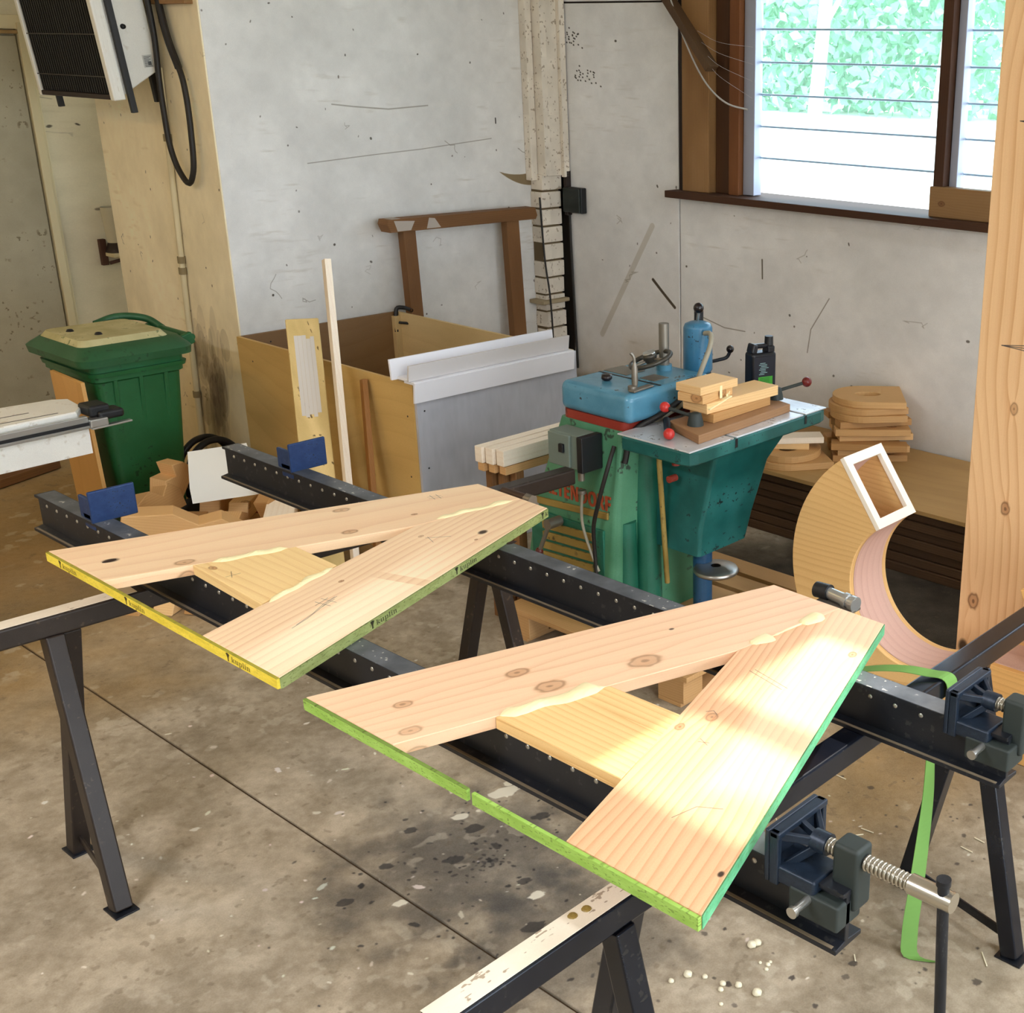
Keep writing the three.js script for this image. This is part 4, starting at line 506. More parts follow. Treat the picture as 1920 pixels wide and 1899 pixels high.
// ---------------------------------------------------------------- plywood crate with its white trims
{ const t = thing('crate', 'large open plywood crate with a grey front panel against the back wall', 'crate', [3.85, 0, -5.5]), b = (n, m, al, label, ...a) => part(t, n, boxUV(BB(...a), al, 1.2, 1.2, a[0] * 0.3, a[4] * 0.21), m, label);
  const xl = 3.34, xr = 4.345, zf = -4.715, zb = -6.235, H = 0.913;
  b('side_panel', tint(PLY, 0xfff0c8), 2, null, xl, xl + 0.018, 0.002, H, zb, zf - 0.012, 0.001); b('side_panel', PLY, 2, null, xr - 0.018, xr, 0.002, H, zb, zf - 0.012, 0.001); b('back_panel', tint(PLY, 0xa08c80), 0, 'stained grey-brown back panel', xl + 0.018, xr - 0.018, 0.002, H, zb, zb + 0.018, 0.001);
  part(t, 'front_panel', boxUV(BB(xl + 0.004, xr, 0.002, H - 0.004, zf - 0.011, zf + 0.006, 0.001), 0, 1.2, 1.2), M.greyBoard, 'grey-white front panel'); b('bottom_panel', PLY, 2, null, xl + 0.018, xr - 0.018, 0.02, 0.038, zb + 0.018, zf - 0.012, 0);
  b('corner_batten', tint(PLY, 0xd8b47c), 1, null, xl + 0.018, xl + 0.05, 0.03, H - 0.03, zf - 0.06, zf - 0.012, 0.002); b('corner_batten', PLY, 1, null, xr - 0.05, xr - 0.018, 0.03, H - 0.03, zf - 0.06, zf - 0.012, 0.002); b('corner_batten', PLY, 1, null, xr - 0.055, xr - 0.018, 0.03, H - 0.02, zb + 0.018, zb + 0.055, 0.002);
  for (const [y, z] of [[0.75, -4.78], [0.45, -4.79], [0.2, -4.8], [0.8, -6.1]]) part(t, 'screw', lathe([[0, 0.001], [0.004, 0.0008], [0.005, 0]], 0, 0, 0, 8).rotateZ(Math.PI / 2).translate(xl, y, z), M.black); for (const y of [0.78, 0.5, 0.24]) part(t, 'screw', lathe([[0, 0.001], [0.004, 0.0008], [0.005, 0]], 0, 0, 0, 8).rotateX(Math.PI / 2).translate(xl + 0.045, y, zf + 0.006), M.black);
  for (const x of [3.52, 3.68]) part(t, 'screw', lathe([[0, 0.001], [0.004, 0.0008], [0.005, 0]], 0, 0, 0, 8).rotateX(Math.PI / 2).translate(x, 0.86, zb + 0.018), M.black); }
{ // angle trim hooked over the front panel, channel trim lying in it
  const pr = (pts) => boxUV(extZ(pts, 0, 0.985, 0.001), 2).rotateY(Math.PI / 2);   // pts (-z out, y)
  const t = thing('angle_trim', 'white angle trim hooked over the front edge of the crate, below the channel', 'trim', [3.325, 0.912, -4.715]); t.rotation.z = -0.008;
  lpart(t, 'flange', boxUV(extX([[0.010, -0.085], [0.022, -0.083], [0.03, 0.012], [0.018, 0.016]], 0, 0.99, 0.001), 0), M.whitePaint); lpart(t, 'flange', BB(0, 0.99, 0.003, 0.016, -0.05, 0.024, 0.002), M.whitePaint);
  const c = thing('channel_trim', 'white channel trim lying on the angle trim on the crate', 'trim', [3.315, 0.9295, -4.755]); c.rotation.z = -0.008;
  lpart(c, 'web', BB(0, 0.985, 0, 0.014, -0.055, 0.04, 0.002), M.whitePaint); lpart(c, 'flange', boxUV(extX([[0.028, 0.0], [0.04, 0.0], [0.05, 0.075], [0.038, 0.076]], 0, 0.985, 0.001), 0), MAT(0xd9d4d2, 0.5), 'grey scuffed front flange'); lpart(c, 'flange', boxUV(extX([[-0.055, 0], [-0.043, 0], [-0.052, 0.095], [-0.064, 0.094]], -0.03, 0.96, 0.001), 0), M.whitePaint); }
// stakes leaning on the crate
{ const t = thing('timber_post', 'thick yellowed timber post with a peeled grey face leaning on the crate', 'post', [3.03, 0, -4.99]), p = V(2.985, 0.03, -5.0), q = V(3.25, 1.125, -5.435), up = V(1, 0, 0.6);
  part(t, 'post', grain(bar(p, q, 0.07, 0.15, 0.006, up), PINE, 1, 0.2), worn([222, 194, 130], [120, 96, 56], 43, 1, 0.75)); const d = V().subVectors(q, p).normalize(), xd = V().crossVectors(up, d).normalize();
  const pf = []; for (let k = 0; k < 5; k++) pf.push(bar(p.clone().lerp(q, 0.6 + 0.05 * hash(k, 3, 1)).addScaledVector(xd, 0.0353).addScaledVector(up.clone().normalize(), -0.036 + k * 0.018), p.clone().lerp(q, 0.9 + 0.06 * hash(k, 4, 1)).addScaledVector(xd, 0.0353).addScaledVector(up.clone().normalize(), -0.036 + k * 0.018), 0.0014, 0.0176, 0.0005, up)); part(t, 'peeled_face', pf, MAT(0xd8d2ca, 0.8), 'grey peeled face');
  const t2 = thing('batten', 'thin pale planed batten leaning on the crate in front of the post', 'batten', [3.08, 0, -4.9]); part(t2, 'batten', grain(bar(V(3.07, 0.02, -4.905), V(3.30, 1.43, -5.255), 0.055, 0.03, 0.002, V(1, 0, 0.3)), WHITEW, 1, 0.5), WHITEW);
  const t3 = thing('batten', 'dark narrow batten leaning on the crate behind the pale one', 'batten', [3.14, 0, -4.8]); part(t3, 'batten', grain(bar(V(3.15, 0.02, -4.84), V(3.322, 0.88, -5.08), 0.05, 0.025, 0.002, V(1, 0, 0.3)), PINE, 1, 0.8), tint(PINE, 0xa8824e)); }
// tall wooden frame standing against the back wall
{ const t = thing('timber_stand', 'brown timber stand of a bar on two legs leaning against the back wall', 'stand', [4.8, 0, -6.1]);
  part(t, 'top_bar', grain(extZ([[4.255, 1.385], [5.33, 1.378], [5.345, 1.40], [5.33, 1.45], [4.245, 1.458], [4.235, 1.43]], -6.195, -6.10, 0.003), OLD, 0), BROWNW); part(t, 'worn_patch', [BB(4.27, 4.33, 1.4575, 1.4595, -6.185, -6.11, 0.0005), extZ([[4.30, 1.39], [4.39, 1.39], [4.42, 1.44], [4.28, 1.45]], -6.1005, -6.099, 0), extZ([[4.50, 1.39], [4.60, 1.39], [4.56, 1.445], [4.52, 1.45]], -6.1005, -6.099, 0)], MAT(0xb8ada2, 0.85), 'whitish worn patches');
  part(t, 'leg', grain(bar(V(4.40, 0, -6.11), V(4.395, 1.385, -6.15), 0.085, 0.055, 0.003, V(0, 0, 1)), OLD, 1), BROWNW); part(t, 'leg', grain(bar(V(5.165, 0, -6.11), V(5.16, 1.38, -6.15), 0.10, 0.055, 0.003, V(0, 0, 1)), OLD, 1, 0.5), BROWNW); }
{ const t = thing('pry_bar', 'black bent steel bar hooked over the far corner of the crate', 'tool', [4.34, 0.913, -6.2]); part(t, 'bar', tube([[4.30, 0.80, -6.19], [4.31, 0.90, -6.20], [4.325, 0.935, -6.205], [4.35, 0.938, -6.17], [4.35, 0.932, -6.10]], 0.012, 30), M.black); part(t, 'claw', tube([[4.30, 0.86, -6.16], [4.34, 0.85, -6.10], [4.342, 0.82, -6.08]], 0.008, 16), M.black); }
// nested wooden trestles between crate and machine
for (let k = 0; k < 3; k++) { const z = -4.035 + k * 0.055, L = ['rearmost of the three nested wooden trestles left of the green machine', 'middle one of the three nested wooden trestles left of the green machine', 'nearest of the three nested wooden trestles left of the green machine'][k].replace('left of', 'beside'), t = thing('wooden_trestle', L, 'trestle', [3.6, 0, z], 'nested wooden trestles'), x0 = 3.15 + k * 0.012, x1 = 4.2;
  part(t, 'rail', grain(BB(x0, x1, 0.73, 0.80, z - 0.023, z + 0.023, 0.003), PINE, 0, k * 0.3), WHITEW); part(t, 'rail', grain(BB(x0 + 0.01, x1, 0.69, 0.728, z - 0.02, z + 0.02, 0.003), PINE, 0, k * 0.5), STOOLW);
  for (const x of [3.22, 4.12]) part(t, 'leg', grain(BB(x - 0.022 + k * 0.02, x + 0.022 + k * 0.02, 0, 0.69, z - 0.02, z + 0.02, 0.003), PINE, 1, k * 0.2 + x), BROWNW); part(t, 'brace', grain(BB(3.26, 4.1, 0.2, 0.24, z - 0.012, z + 0.012, 0.002), PINE, 0, k), STOOLW); }

// ---------------------------------------------------------------- wheelie bin, leaning board, saw table, hose and tool case
{ const t = thing('wheelie_bin', 'green wheelie bin with a dusty domed lid in the alcove', 'bin', [2.72, 0, -6.24]);
  part(t, 'body', boxUV(loft([{ y: 0.06, x0: 2.544, x1: 2.843, z0: -6.40, z1: -6.00, r: 0.04 }, { y: 0.5, x0: 2.505, x1: 2.867, z0: -6.42, z1: -5.965, r: 0.04 }, { y: 0.86, x0: 2.474, x1: 2.886, z0: -6.45, z1: -5.94, r: 0.04 }, { y: 0.87, x0: 2.462, x1: 2.898, z0: -6.46, z1: -5.925, r: 0.04 }, { y: 0.955, x0: 2.458, x1: 2.902, z0: -6.46, z1: -5.92, r: 0.04 }]), 1, 0.7, 0.7), M.bin);
  for (const x of [2.56, 2.68, 2.80]) part(t, 'rib', [bar(V(x, 0.87, -5.935), V(x, 0.62, -5.965), 0.02, 0.014, 0.004)], M.bin); part(t, 'rim_lip', boxUV(loft([{ y: 0.895, x0: 2.450, x1: 2.910, z0: -6.47, z1: -5.91, r: 0.05 }, { y: 0.915, x0: 2.446, x1: 2.914, z0: -6.475, z1: -5.905, r: 0.05 }]), 1, 0.7, 0.7), M.bin);
  const lid = part(t, 'lid', boxUV(loft([{ y: 0.95, x0: 2.407, x1: 2.941, z0: -6.50, z1: -5.89, r: 0.06 }, { y: 0.985, x0: 2.399, x1: 2.945, z0: -6.51, z1: -5.88, r: 0.07 }, { y: 1.0, x0: 2.415, x1: 2.934, z0: -6.49, z1: -5.90, r: 0.06 }, { y: 1.012, x0: 2.426, x1: 2.922, z0: -6.47, z1: -5.915, r: 0.06 }, { y: 1.03, x0: 2.446, x1: 2.914, z0: -6.44, z1: -5.96, r: 0.05 }]), 1, 0.7, 0.7), M.binLid);
  part(lid, 'lid_top', boxUV(loft([{ y: 1.028, x0: 2.450, x1: 2.875, z0: -6.43, z1: -5.985, r: 0.04 }, { y: 1.055, x0: 2.470, x1: 2.859, z0: -6.41, z1: -6.015, r: 0.04 }]), 1, 0.5, 0.5), M.binDust, 'raised lid panel grey with dust'); part(lid, 'hole_plug', [lathe([[0, 0.012], [0.012, 0.01], [0.018, 0]], 2.54, 1.055, -6.28, 14), lathe([[0, 0.012], [0.012, 0.01], [0.018, 0]], 2.60, 1.055, -6.12, 14)], M.black);
  part(t, 'handle', [rod(V(2.985, 1.0, -6.39), V(2.985, 1.0, -6.0), 0.018), bar(V(2.875, 0.965, -6.38), V(2.993, 1.0, -6.38), 0.03, 0.06, 0.008), bar(V(2.875, 0.965, -6.01), V(2.993, 1.0, -6.01), 0.03, 0.06, 0.008)], M.bin); part(lid, 'hinge', tube([[2.733, 1.035, -6.46], [2.843, 1.06, -6.45], [2.953, 1.045, -6.38], [2.993, 1.0, -6.30]], 0.018, 20), M.binLid);
  for (const z of [-6.44, -5.95]) part(t, 'wheel', lathe([[0, 0.03], [0.08, 0.03], [0.1, 0.02], [0.1, -0.02], [0.08, -0.03], [0, -0.03]], 0, 0, 0, 28).rotateX(Math.PI / 2).translate(2.84, 0.1, z), M.rubber); part(t, 'foot', BB(2.55, 2.62, 0, 0.07, -6.42, -6.04, 0.008), M.bin); }
{ const t = thing('plywood_offcut', 'tan plywood board standing against the side of the green bin', 'board', [2.42, 0, -6.05]); part(t, 'board', boxUV(bar(V(2.435, 0.0, -6.07), V(2.395, 0.9, -6.04), 0.018, 0.31, 0.001, V(0, 0, 1)), 1, 1.2, 1.2), tint(PLY, 0xffe0b4)); }
{ const t = thing('saw_table', 'white ribbed saw table with a bright metal edge beside the green bin', 'saw table', [1.6, 0, -5.7]); t.rotation.y = 0.0;
  part(t, 'table_top', boxUV(extY([[0.4, -5.93], [2.22, -5.80], [2.275, -5.76], [2.26, -5.60], [2.20, -5.515], [0.4, -5.40]], 0.835, 0.868, 0.006), 0, 0.8, 0.8), M.white); for (let k = 0; k < 2; k++) part(t, 'groove', bar(V(0.5, 0.8683, -5.66 + k * 0.1), V(2.06 + k * 0.08, 0.8683, -5.64 + k * 0.09), 0.007, 0.001, 0.0003), M.greyDark);
  part(t, 'edge_rail', [bar(V(0.4, 0.83, -5.375), V(2.225, 0.825, -5.49), 0.03, 0.05, 0.004), bar(V(0.4, 0.808, -5.36), V(2.225, 0.803, -5.475), 0.012, 0.012, 0.002)], M.alu); part(t, 'rail_slot', bar(V(0.4, 0.822, -5.358), V(2.225, 0.817, -5.473), 0.003, 0.014, 0.0005), M.black); part(t, 'apron', boxUV(bar(V(0.4, 0.74, -5.385), V(2.23, 0.735, -5.50), 0.012, 0.11, 0.002), 0), M.white);
  const e = part(t, 'end_stop', [BB(2.24, 2.33, 0.835, 0.885, -5.60, -5.49, 0.012), BB(2.27, 2.38, 0.82, 0.86, -5.56, -5.47, 0.014)], M.black); part(e, 'clip', [BB(2.225, 2.30, 0.80, 0.835, -5.52, -5.455, 0.004), bar(V(2.23, 0.795, -5.47), V(2.40, 0.80, -5.47), 0.03, 0.008, 0.002)], M.alu);
  for (const [x, z] of [[0.55, -5.8], [0.55, -5.45], [1.35, -5.8], [1.35, -5.47]]) part(t, 'leg', BB(x - 0.03, x + 0.03, 0, 0.835, z - 0.03, z + 0.03, 0.004), M.grey); }
{ const t = thing('floor_board', 'dull board lying on the alcove floor behind the saw table', 'board', [2.2, 0, -7.45]); part(t, 'board', grain(bar(V(1.3, 0.03, -7.05), V(2.86, 0.03, -7.62), 0.12, 0.05, 0.004), OLD, 0), tint(OLD, 0xc8a878)); }
{ const t = thing('tool_case', 'red and tan tool case on the floor behind the scrap wood heap', 'case', [3.14, 0, -6.02]); part(t, 'body', BB(3.05, 3.28, 0, 0.15, -6.16, -5.9, 0.02), M.red); part(t, 'lid', BB(3.06, 3.27, 0.15, 0.21, -6.15, -5.91, 0.02), tint(PINE, 0xb8905c)); part(t, 'handle', tube([[3.08, 0.21, -6.0], [3.12, 0.26, -6.0], [3.2, 0.26, -6.0], [3.24, 0.21, -6.0]], 0.01, 20), M.black);
  const h = thing('hose_coil', 'black hose standing coiled between the green bin and the crate', 'hose', [3.15, 0, -6.4]); part(h, 'coil', tube(Array.from({ length: 22 }, (_, i) => { const a = i * 0.62; return [3.13 + Math.cos(a) * 0.16 + i * 0.001, 0.2 + Math.sin(a) * 0.18, -6.36 + i * 0.008]; }), 0.018, 160), M.black);
  const s = thing('brown_sack', 'slumped brown sack on the floor beside the crate', 'sack', [3.2, 0, -5.72]); const g = new THREE.SphereGeometry(0.085, 24, 16), p = g.attributes.position; for (let i = 0; i < p.count; i++) { const k = 1 + 0.25 * (fbm(p.getX(i) * 14 + 9, p.getY(i) * 14 + p.getZ(i) * 9, 88, 3) - 0.5); p.setXYZ(i, p.getX(i) * k, Math.max(-0.075, p.getY(i) * k * 0.8), p.getZ(i) * k * 1.2); } g.computeVertexNormals(); part(s, 'sack', g.translate(3.235, 0.076, -5.80), MAT(0xa07a4a, 0.9)); }

// ---------------------------------------------------------------- scrap wood heap
{ const R = rng(515), G = 'offcuts in the scrap wood heap by the green bin', made = [];
  const piece = (label, sh, x, y, z, rx, ry, rz, m, ou) => { const t = new THREE.Group(); t.name = numbered('wood_offcut'); t.position.set(x, y, z); t.rotation.set(rx, ry, rz); t.userData = { label, category: 'offcut', group: G }; scene.add(t); lpart(t, 'offcut', grain(sh, PINE, 0, ou, ou * 2), m); return t; };
  const wedge = (L, H, D, c) => extZ([[-L / 2, -H / 2], [L / 2 - c, -H / 2], [L / 2, H / 2], [-L / 2 + c * 0.7, H / 2]], -D / 2, D / 2, 0.003);
  const notch = (L, H, D) => extZ([[-L / 2, -H / 2], [L / 2, -H / 2], [L / 2, H * 0.1], [L * 0.3, H / 2], [L * 0.12, H * 0.15], [-L * 0.1, H / 2], [-L / 2, H * 0.2]], -D / 2, D / 2, 0.003);
  const lay = (label, n, y, turn, cx, cz, sp, rows, k0) => { for (let k = 0; k < n; k++) { const a = (Math.floor(k / rows) - (Math.ceil(n / rows) - 1) / 2) * 0.37 + (R() - 0.5) * 0.05, b = (k % rows - (rows - 1) / 2) * sp, c = Math.cos(turn), sn = Math.sin(turn); piece(label, (k + k0) % 3 ? wedge(0.25 + R() * 0.09, 0.082, 0.095, 0.06) : notch(0.34, 0.085, 0.1), cx + a * c + b * sn, y, cz - a * sn + b * c, (R() - 0.5) * 0.05, turn + (R() - 0.5) * 0.16, (R() - 0.5) * 0.04, OFFC[(k + k0) % 4], R()); } };
  lay('offcut lying on the floor in the lowest layer of the scrap heap', 12, 0.045, 0.55, 2.75, -5.36, 0.14, 4, 0);
  lay('offcut lying across others in the middle layer of the scrap heap', 8, 0.135, 1.95, 2.75, -5.42, 0.15, 4, 1);
  lay('offcut lying in the upper layer of the scrap heap behind the white sheet', 4, 0.226, 0.75, 2.78, -5.56, 0.15, 2, 2);
  piece('upright offcut leaning behind the white sheet on the scrap heap', notch(0.2, 0.16, 0.09), 2.64, 0.40, -5.72, 0.1, 0.4, 0.9, OFFC[3], 0.2);
  piece('notched offcut topmost of the scrap heap, against the green bin', notch(0.34, 0.14, 0.08), 2.5, 0.34, -5.62, -0.3, 0.5, 0.15, OFFC[0], 0.3); piece('wedge offcut on top of the scrap heap beside the white sheet', notch(0.3, 0.13, 0.09), 3.0, 0.335, -5.36, -0.2, 0.3, 0.3, OFFC[2], 0.6);
  piece('long zigzag offcut sloping down the front of the scrap heap', notch(0.5, 0.12, 0.09), 2.48, 0.335, -5.30, 0.2, -0.5, -0.15, OFFC[3], 0.1); piece('square offcut block beneath the white sheet', wedge(0.2, 0.12, 0.13, 0.01), 2.9, 0.255, -5.22, 0.1, 0.9, 0.1, WHITEW, 0.4);
  piece('long straight offcut beam lying before the scrap heap', wedge(0.62, 0.08, 0.08, 0.02), 2.62, 0.225, -5.06, 0.05, -0.75, -0.05, OFFC[0], 0.8);
  const s = thing('paper_sheet', 'bent white sheet of card lying on the scrap wood heap', 'sheet', [2.78, 0.33, -5.5]), rows = [[[2.688, 0.556, -5.6], [2.98, 0.534, -5.6]], [[2.65, 0.47, -5.54], [2.97, 0.452, -5.54]], [[2.63, 0.41, -5.51], [2.965, 0.385, -5.51]], [[2.605, 0.355, -5.45], [2.95, 0.315, -5.45]]], pos = [], q4 = (a, b, c, d) => { for (const v of [a, c, b, b, c, d]) pos.push(...v); }, back = (v) => [v[0] + 0.002, v[1], v[2] - 0.003];
  for (let i = 0; i < 3; i++) for (let k = 0; k < 8; k++) { const L = (r, t) => rows[r][0].map((v, n) => mix(v, rows[r][1][n], t)), a = L(i, k / 8), b = L(i, (k + 1) / 8), c = L(i + 1, k / 8), d = L(i + 1, (k + 1) / 8); q4(a, b, c, d); q4(back(b), back(a), back(d), back(c)); if (i === 2) q4(c, d, back(c), back(d)); }
  const g = new THREE.BufferGeometry(); g.setAttribute('position', new THREE.BufferAttribute(new Float32Array(pos), 3)); g.computeVertexNormals(); part(s, 'sheet', toCreasedNormals(g, 0.7), M.paper); }

// ---------------------------------------------------------------- alcove: door, heater, cable, pipe, little shelf
{ const d = new THREE.Group(); d.name = 'door_1'; d.userData.kind = 'structure'; scene.add(d); const q = (n, m, ...a) => struct(n, BB(...a), m, d), dm = worn([168, 160, 136], [120, 110, 86], 63, 0.5, 0.6);
  struct('door_leaf', boxUV(BB(2.2, 3.245, 0.02, 2.39, ZN, ZN + 0.045, 0.004), 1, 0.8, 0.8), dm, d); q('door_frame', MAT(0xd8cba4, 0.7), 3.255, 3.30, 0, 2.46, ZN, ZN + 0.06, 0.005); q('door_frame', MAT(0x9a7a4a, 0.7), 2.1, 3.25, 2.40, 2.42, ZN, ZN + 0.07, 0.003); q('door_frame', MAT(0xe2d3ac, 0.7), 3.306, 3.325, 0, 2.46, ZN, ZN + 0.03, 0.003); q('door_frame', MAT(0xe2d3ac, 0.7), 2.1, 3.30, 2.425, 2.5, ZN, ZN + 0.05, 0.003);
  q('door_frame', MAT(0xe2d3ac, 0.7), 2.12, 2.18, 0, 2.42, ZN, ZN + 0.05, 0.003); }
{ const t = thing('wall_bracket', 'small dark bracket holding a tray on the alcove wall', 'bracket', [3.56, 1.08, ZN]); part(t, 'plate', BB(3.525, 3.565, 1.06, 1.22, ZN, ZN + 0.03, 0.004), MAT(0x4a2c1c, 0.6)); part(t, 'tray', BB(3.55, 3.80, 1.115, 1.14, ZN, ZN + 0.14, 0.006), M.cream ?? MAT(0xd8c9a0, 0.7)); part(t, 'brace', bar(V(3.57, 1.07, ZN + 0.02), V(3.74, 1.115, ZN + 0.09), 0.02, 0.02, 0.003), MAT(0x4a2c1c, 0.6));
  const b = thing('glass_jar', 'tall clear jar hanging above the little wall bracket', 'jar', [3.60, 1.142, ZN + 0.07]); part(b, 'jar', lathe([[0.03, 0.0], [0.045, 0.08], [0.05, 0.2], [0.055, 0.27], [0.05, 0.275], [0.046, 0.2], [0.04, 0.08], [0, 0.006]], 3.605, 1.142, ZN + 0.06, 24), MAT(0xc9c0a4, 0.3)); part(b, 'base', lathe([[0, 0.07], [0.04, 0.06], [0.062, 0.0]], 3.605, 1.142, ZN + 0.06, 24), MAT(0x2a1c16, 0.5)); }
{ // unit heater: tilted box on the wall return, grille towards the alcove
  const t = thing('unit_heater', 'white wall heater with a black slatted grille, tilted on the wall return', 'heater', [3.10, 2.10, -6.645]); t.rotation.z = 0.1;
  const W = 0.82, H = 0.8, D = 0.25;   // local: x into the wall, y up, z along the wall
  lpart(t, 'casing', [extZ([[0.02, 0], [D, 0.115], [D, H], [0.02, H]], -W, 0, 0.006)], M.white); lpart(t, 'side_panel', BB(-0.02, 0.04, -0.01, H, -0.03, 0.012, 0.006), M.white); lpart(t, 'side_panel', BB(-0.02, 0.04, -0.01, H, -W - 0.012, -W + 0.02, 0.006), M.white);
  lpart(t, 'grille_back', BB(0.0, 0.022, 0.01, H, -W + 0.02, -0.03, 0), M.black); for (let k = 0; k < 30; k++) lpart(t, 'fin', BB(-0.012, 0.002, 0.02, H, -W + 0.035 + k * 0.0256, -W + 0.041 + k * 0.0256, 0.001), MAT(0x24201c, 0.5)); for (const y of [0.1, 0.3, 0.5, 0.7]) lpart(t, 'grille_bar', BB(-0.016, -0.012, y, y + 0.005, -W + 0.02, -0.03, 0.001), MAT(0x3a3630, 0.5)); lpart(t, 'grille_sill', BB(-0.02, 0.02, -0.006, 0.018, -W + 0.02, -0.03, 0.004), MAT(0x2a1a1c, 0.5));
  for (const z of [-W + 0.03, 0.022]) lpart(t, 'rail', BB(0.045, 0.075, -0.075, H, z - 0.01, z + 0.012, 0.003), M.black); lpart(t, 'rail', BB(D + 0.0, D + 0.03, -0.05, H, -0.14, -0.11, 0.003), M.black);
  lpart(t, 'knob', lathe([[0, 0.014], [0.011, 0.012], [0.013, 0]], 0, 0, 0, 18).rotateX(Math.PI / 2).translate(0.115, 0.33, 0.0), M.black);
  const [c, g] = canvas(64, 64, () => [196, 198, 194]); g.fillStyle = '#55585a'; for (let y = 8; y < 58; y += 7) g.fillRect(8, y, 30 + (y * 7) % 20, 3); g.fillRect(30, 34, 22, 20); const lb = BB(0.175, 0.225, 0.13, 0.19, -0.001, 0.0008, 0), p = lb.attributes.position, uv = lb.attributes.uv; for (let i = 0; i < p.count; i++) uv.setXY(i, (p.getX(i) - 0.175) / 0.05, (p.getY(i) - 0.13) / 0.06); lpart(t, 'rating_label', lb, MAT(0xffffff, 0.4, { map: tex(c, THREE.ClampToEdgeWrapping) }));
  const s = thing('wall_beam', 'end of a brown timber beam above the heater cable', 'beam', [3.36, 2.545, -6.47]); part(s, 'beam', grain(BB(3.33, 3.378, 2.55, 2.72, -6.66, -6.30, 0.004), OLD, 2), FRAMEW);
  const k = thing('cable_loop', 'black cable looping down from the heater in front of the wall return', 'cable', [3.3, 1.68, -6.6]); part(k, 'cable', tube([[3.30, 2.66, -6.61], [3.31, 2.4, -6.60], [3.31, 2.2, -6.61], [3.31, 2.05, -6.61], [3.31, 1.85, -6.59], [3.315, 1.74, -6.54], [3.32, 1.685, -6.47], [3.325, 1.75, -6.42], [3.33, 1.95, -6.40], [3.335, 2.12, -6.41], [3.335, 2.22, -6.43], [3.335, 2.34, -6.50], [3.33, 2.66, -6.58]], 0.0145, 120), M.cable);
  part(k, 'cable', tube([[3.345, 2.66, -6.60], [3.35, 2.40, -6.55], [3.352, 2.25, -6.48]], 0.018, 30), M.cable);
  const pp = thing('conduit_pipe', 'painted conduit pipe running down the wall return with dark joints', 'pipe', [3.36, 0, -6.74]); part(pp, 'pipe', rod(V(3.355, 0.1, -6.80), V(3.355, 2.25, -6.68), 0.015), MAT(0xd8cba6, 0.7)); for (const y of [0.5, 1.2, 1.26, 1.9]) part(pp, 'clip', rod(V(3.355, y - 0.018, -6.80 + (y - 0.1) * 0.0558), V(3.355, y + 0.018, -6.80 + (y + 0.018 - 0.1) * 0.0558), 0.021), MAT(0x8a7a58, 0.7)); }
// switch box and cable on the corner
{ const t = thing('switch_box', 'black electrical box in the corner beside the block column', 'switch', [5.6, 1.42, -6.02]); part(t, 'box', BB(5.59, 5.638, 1.40, 1.56, -6.12, -5.96, 0.006), M.black); part(t, 'lid', BB(5.575, 5.592, 1.405, 1.555, -6.115, -5.965, 0.004), MAT(0x16201e, 0.3)); part(t, 'back_plate', BB(5.60, 5.639, 1.38, 1.66, -6.13, -6.10, 0.004), MAT(0x2a1e1a, 0.6));
  const c = thing('wall_cable', 'black cable running down the corner past the electrical box', 'cable', [5.62, 0.36, -6.1]); part(c, 'cable', tube([[5.63, 3.2, -6.115], [5.63, 2.3, -6.115], [5.63, 1.6, -6.115], [5.625, 1.3, -6.11], [5.625, 0.9, -6.10], [5.622, 0.37, -6.08]], 0.0085, 60), M.cable); part(c, 'thin_cable', tube([[5.42, 1.5, -6.16], [5.425, 1.1, -6.14], [5.43, 0.86, -6.11], [5.435, 0.4, -6.10]], 0.006, 40), M.cable); }
// brace and cobweb at the window
{ const t = thing('brace_timber', 'grey rough brace timber crossing the top corner of the window frame', 'brace', [5.57, 2.3, -4.9]); part(t, 'brace', grain(bar(V(5.58, 2.76, -5.26), V(5.57, 2.30, -4.84), 0.045, 0.08, 0.004, V(1, 0, 0)), OLD, 1), tint(OLD, 0x9a9088));
  const c = thing('cobweb', 'dusty cobweb strand hanging from the brace to the louvres', 'cobweb', [5.57, 2.05, -4.75]); part(c, 'strand', tube([[5.55, 2.72, -5.16], [5.54, 2.45, -5.02], [5.545, 2.22, -4.86], [5.56, 2.12, -4.72], [5.62, 2.09, -4.62]], 0.005, 40), MAT(0xb8b4ae, 0.9)); const R = rng(19); for (let k = 0; k < 4; k++) part(c, 'thread', tube([[5.57, 2.5 - k * 0.06, -4.95 + k * 0.03], [5.575, 2.44 - k * 0.07 + R() * 0.05, -4.80], [5.66, 2.42 - k * 0.09, -4.62]], 0.0007, 10, false, 5), MAT(0xd8d8dc, 0.9)); }

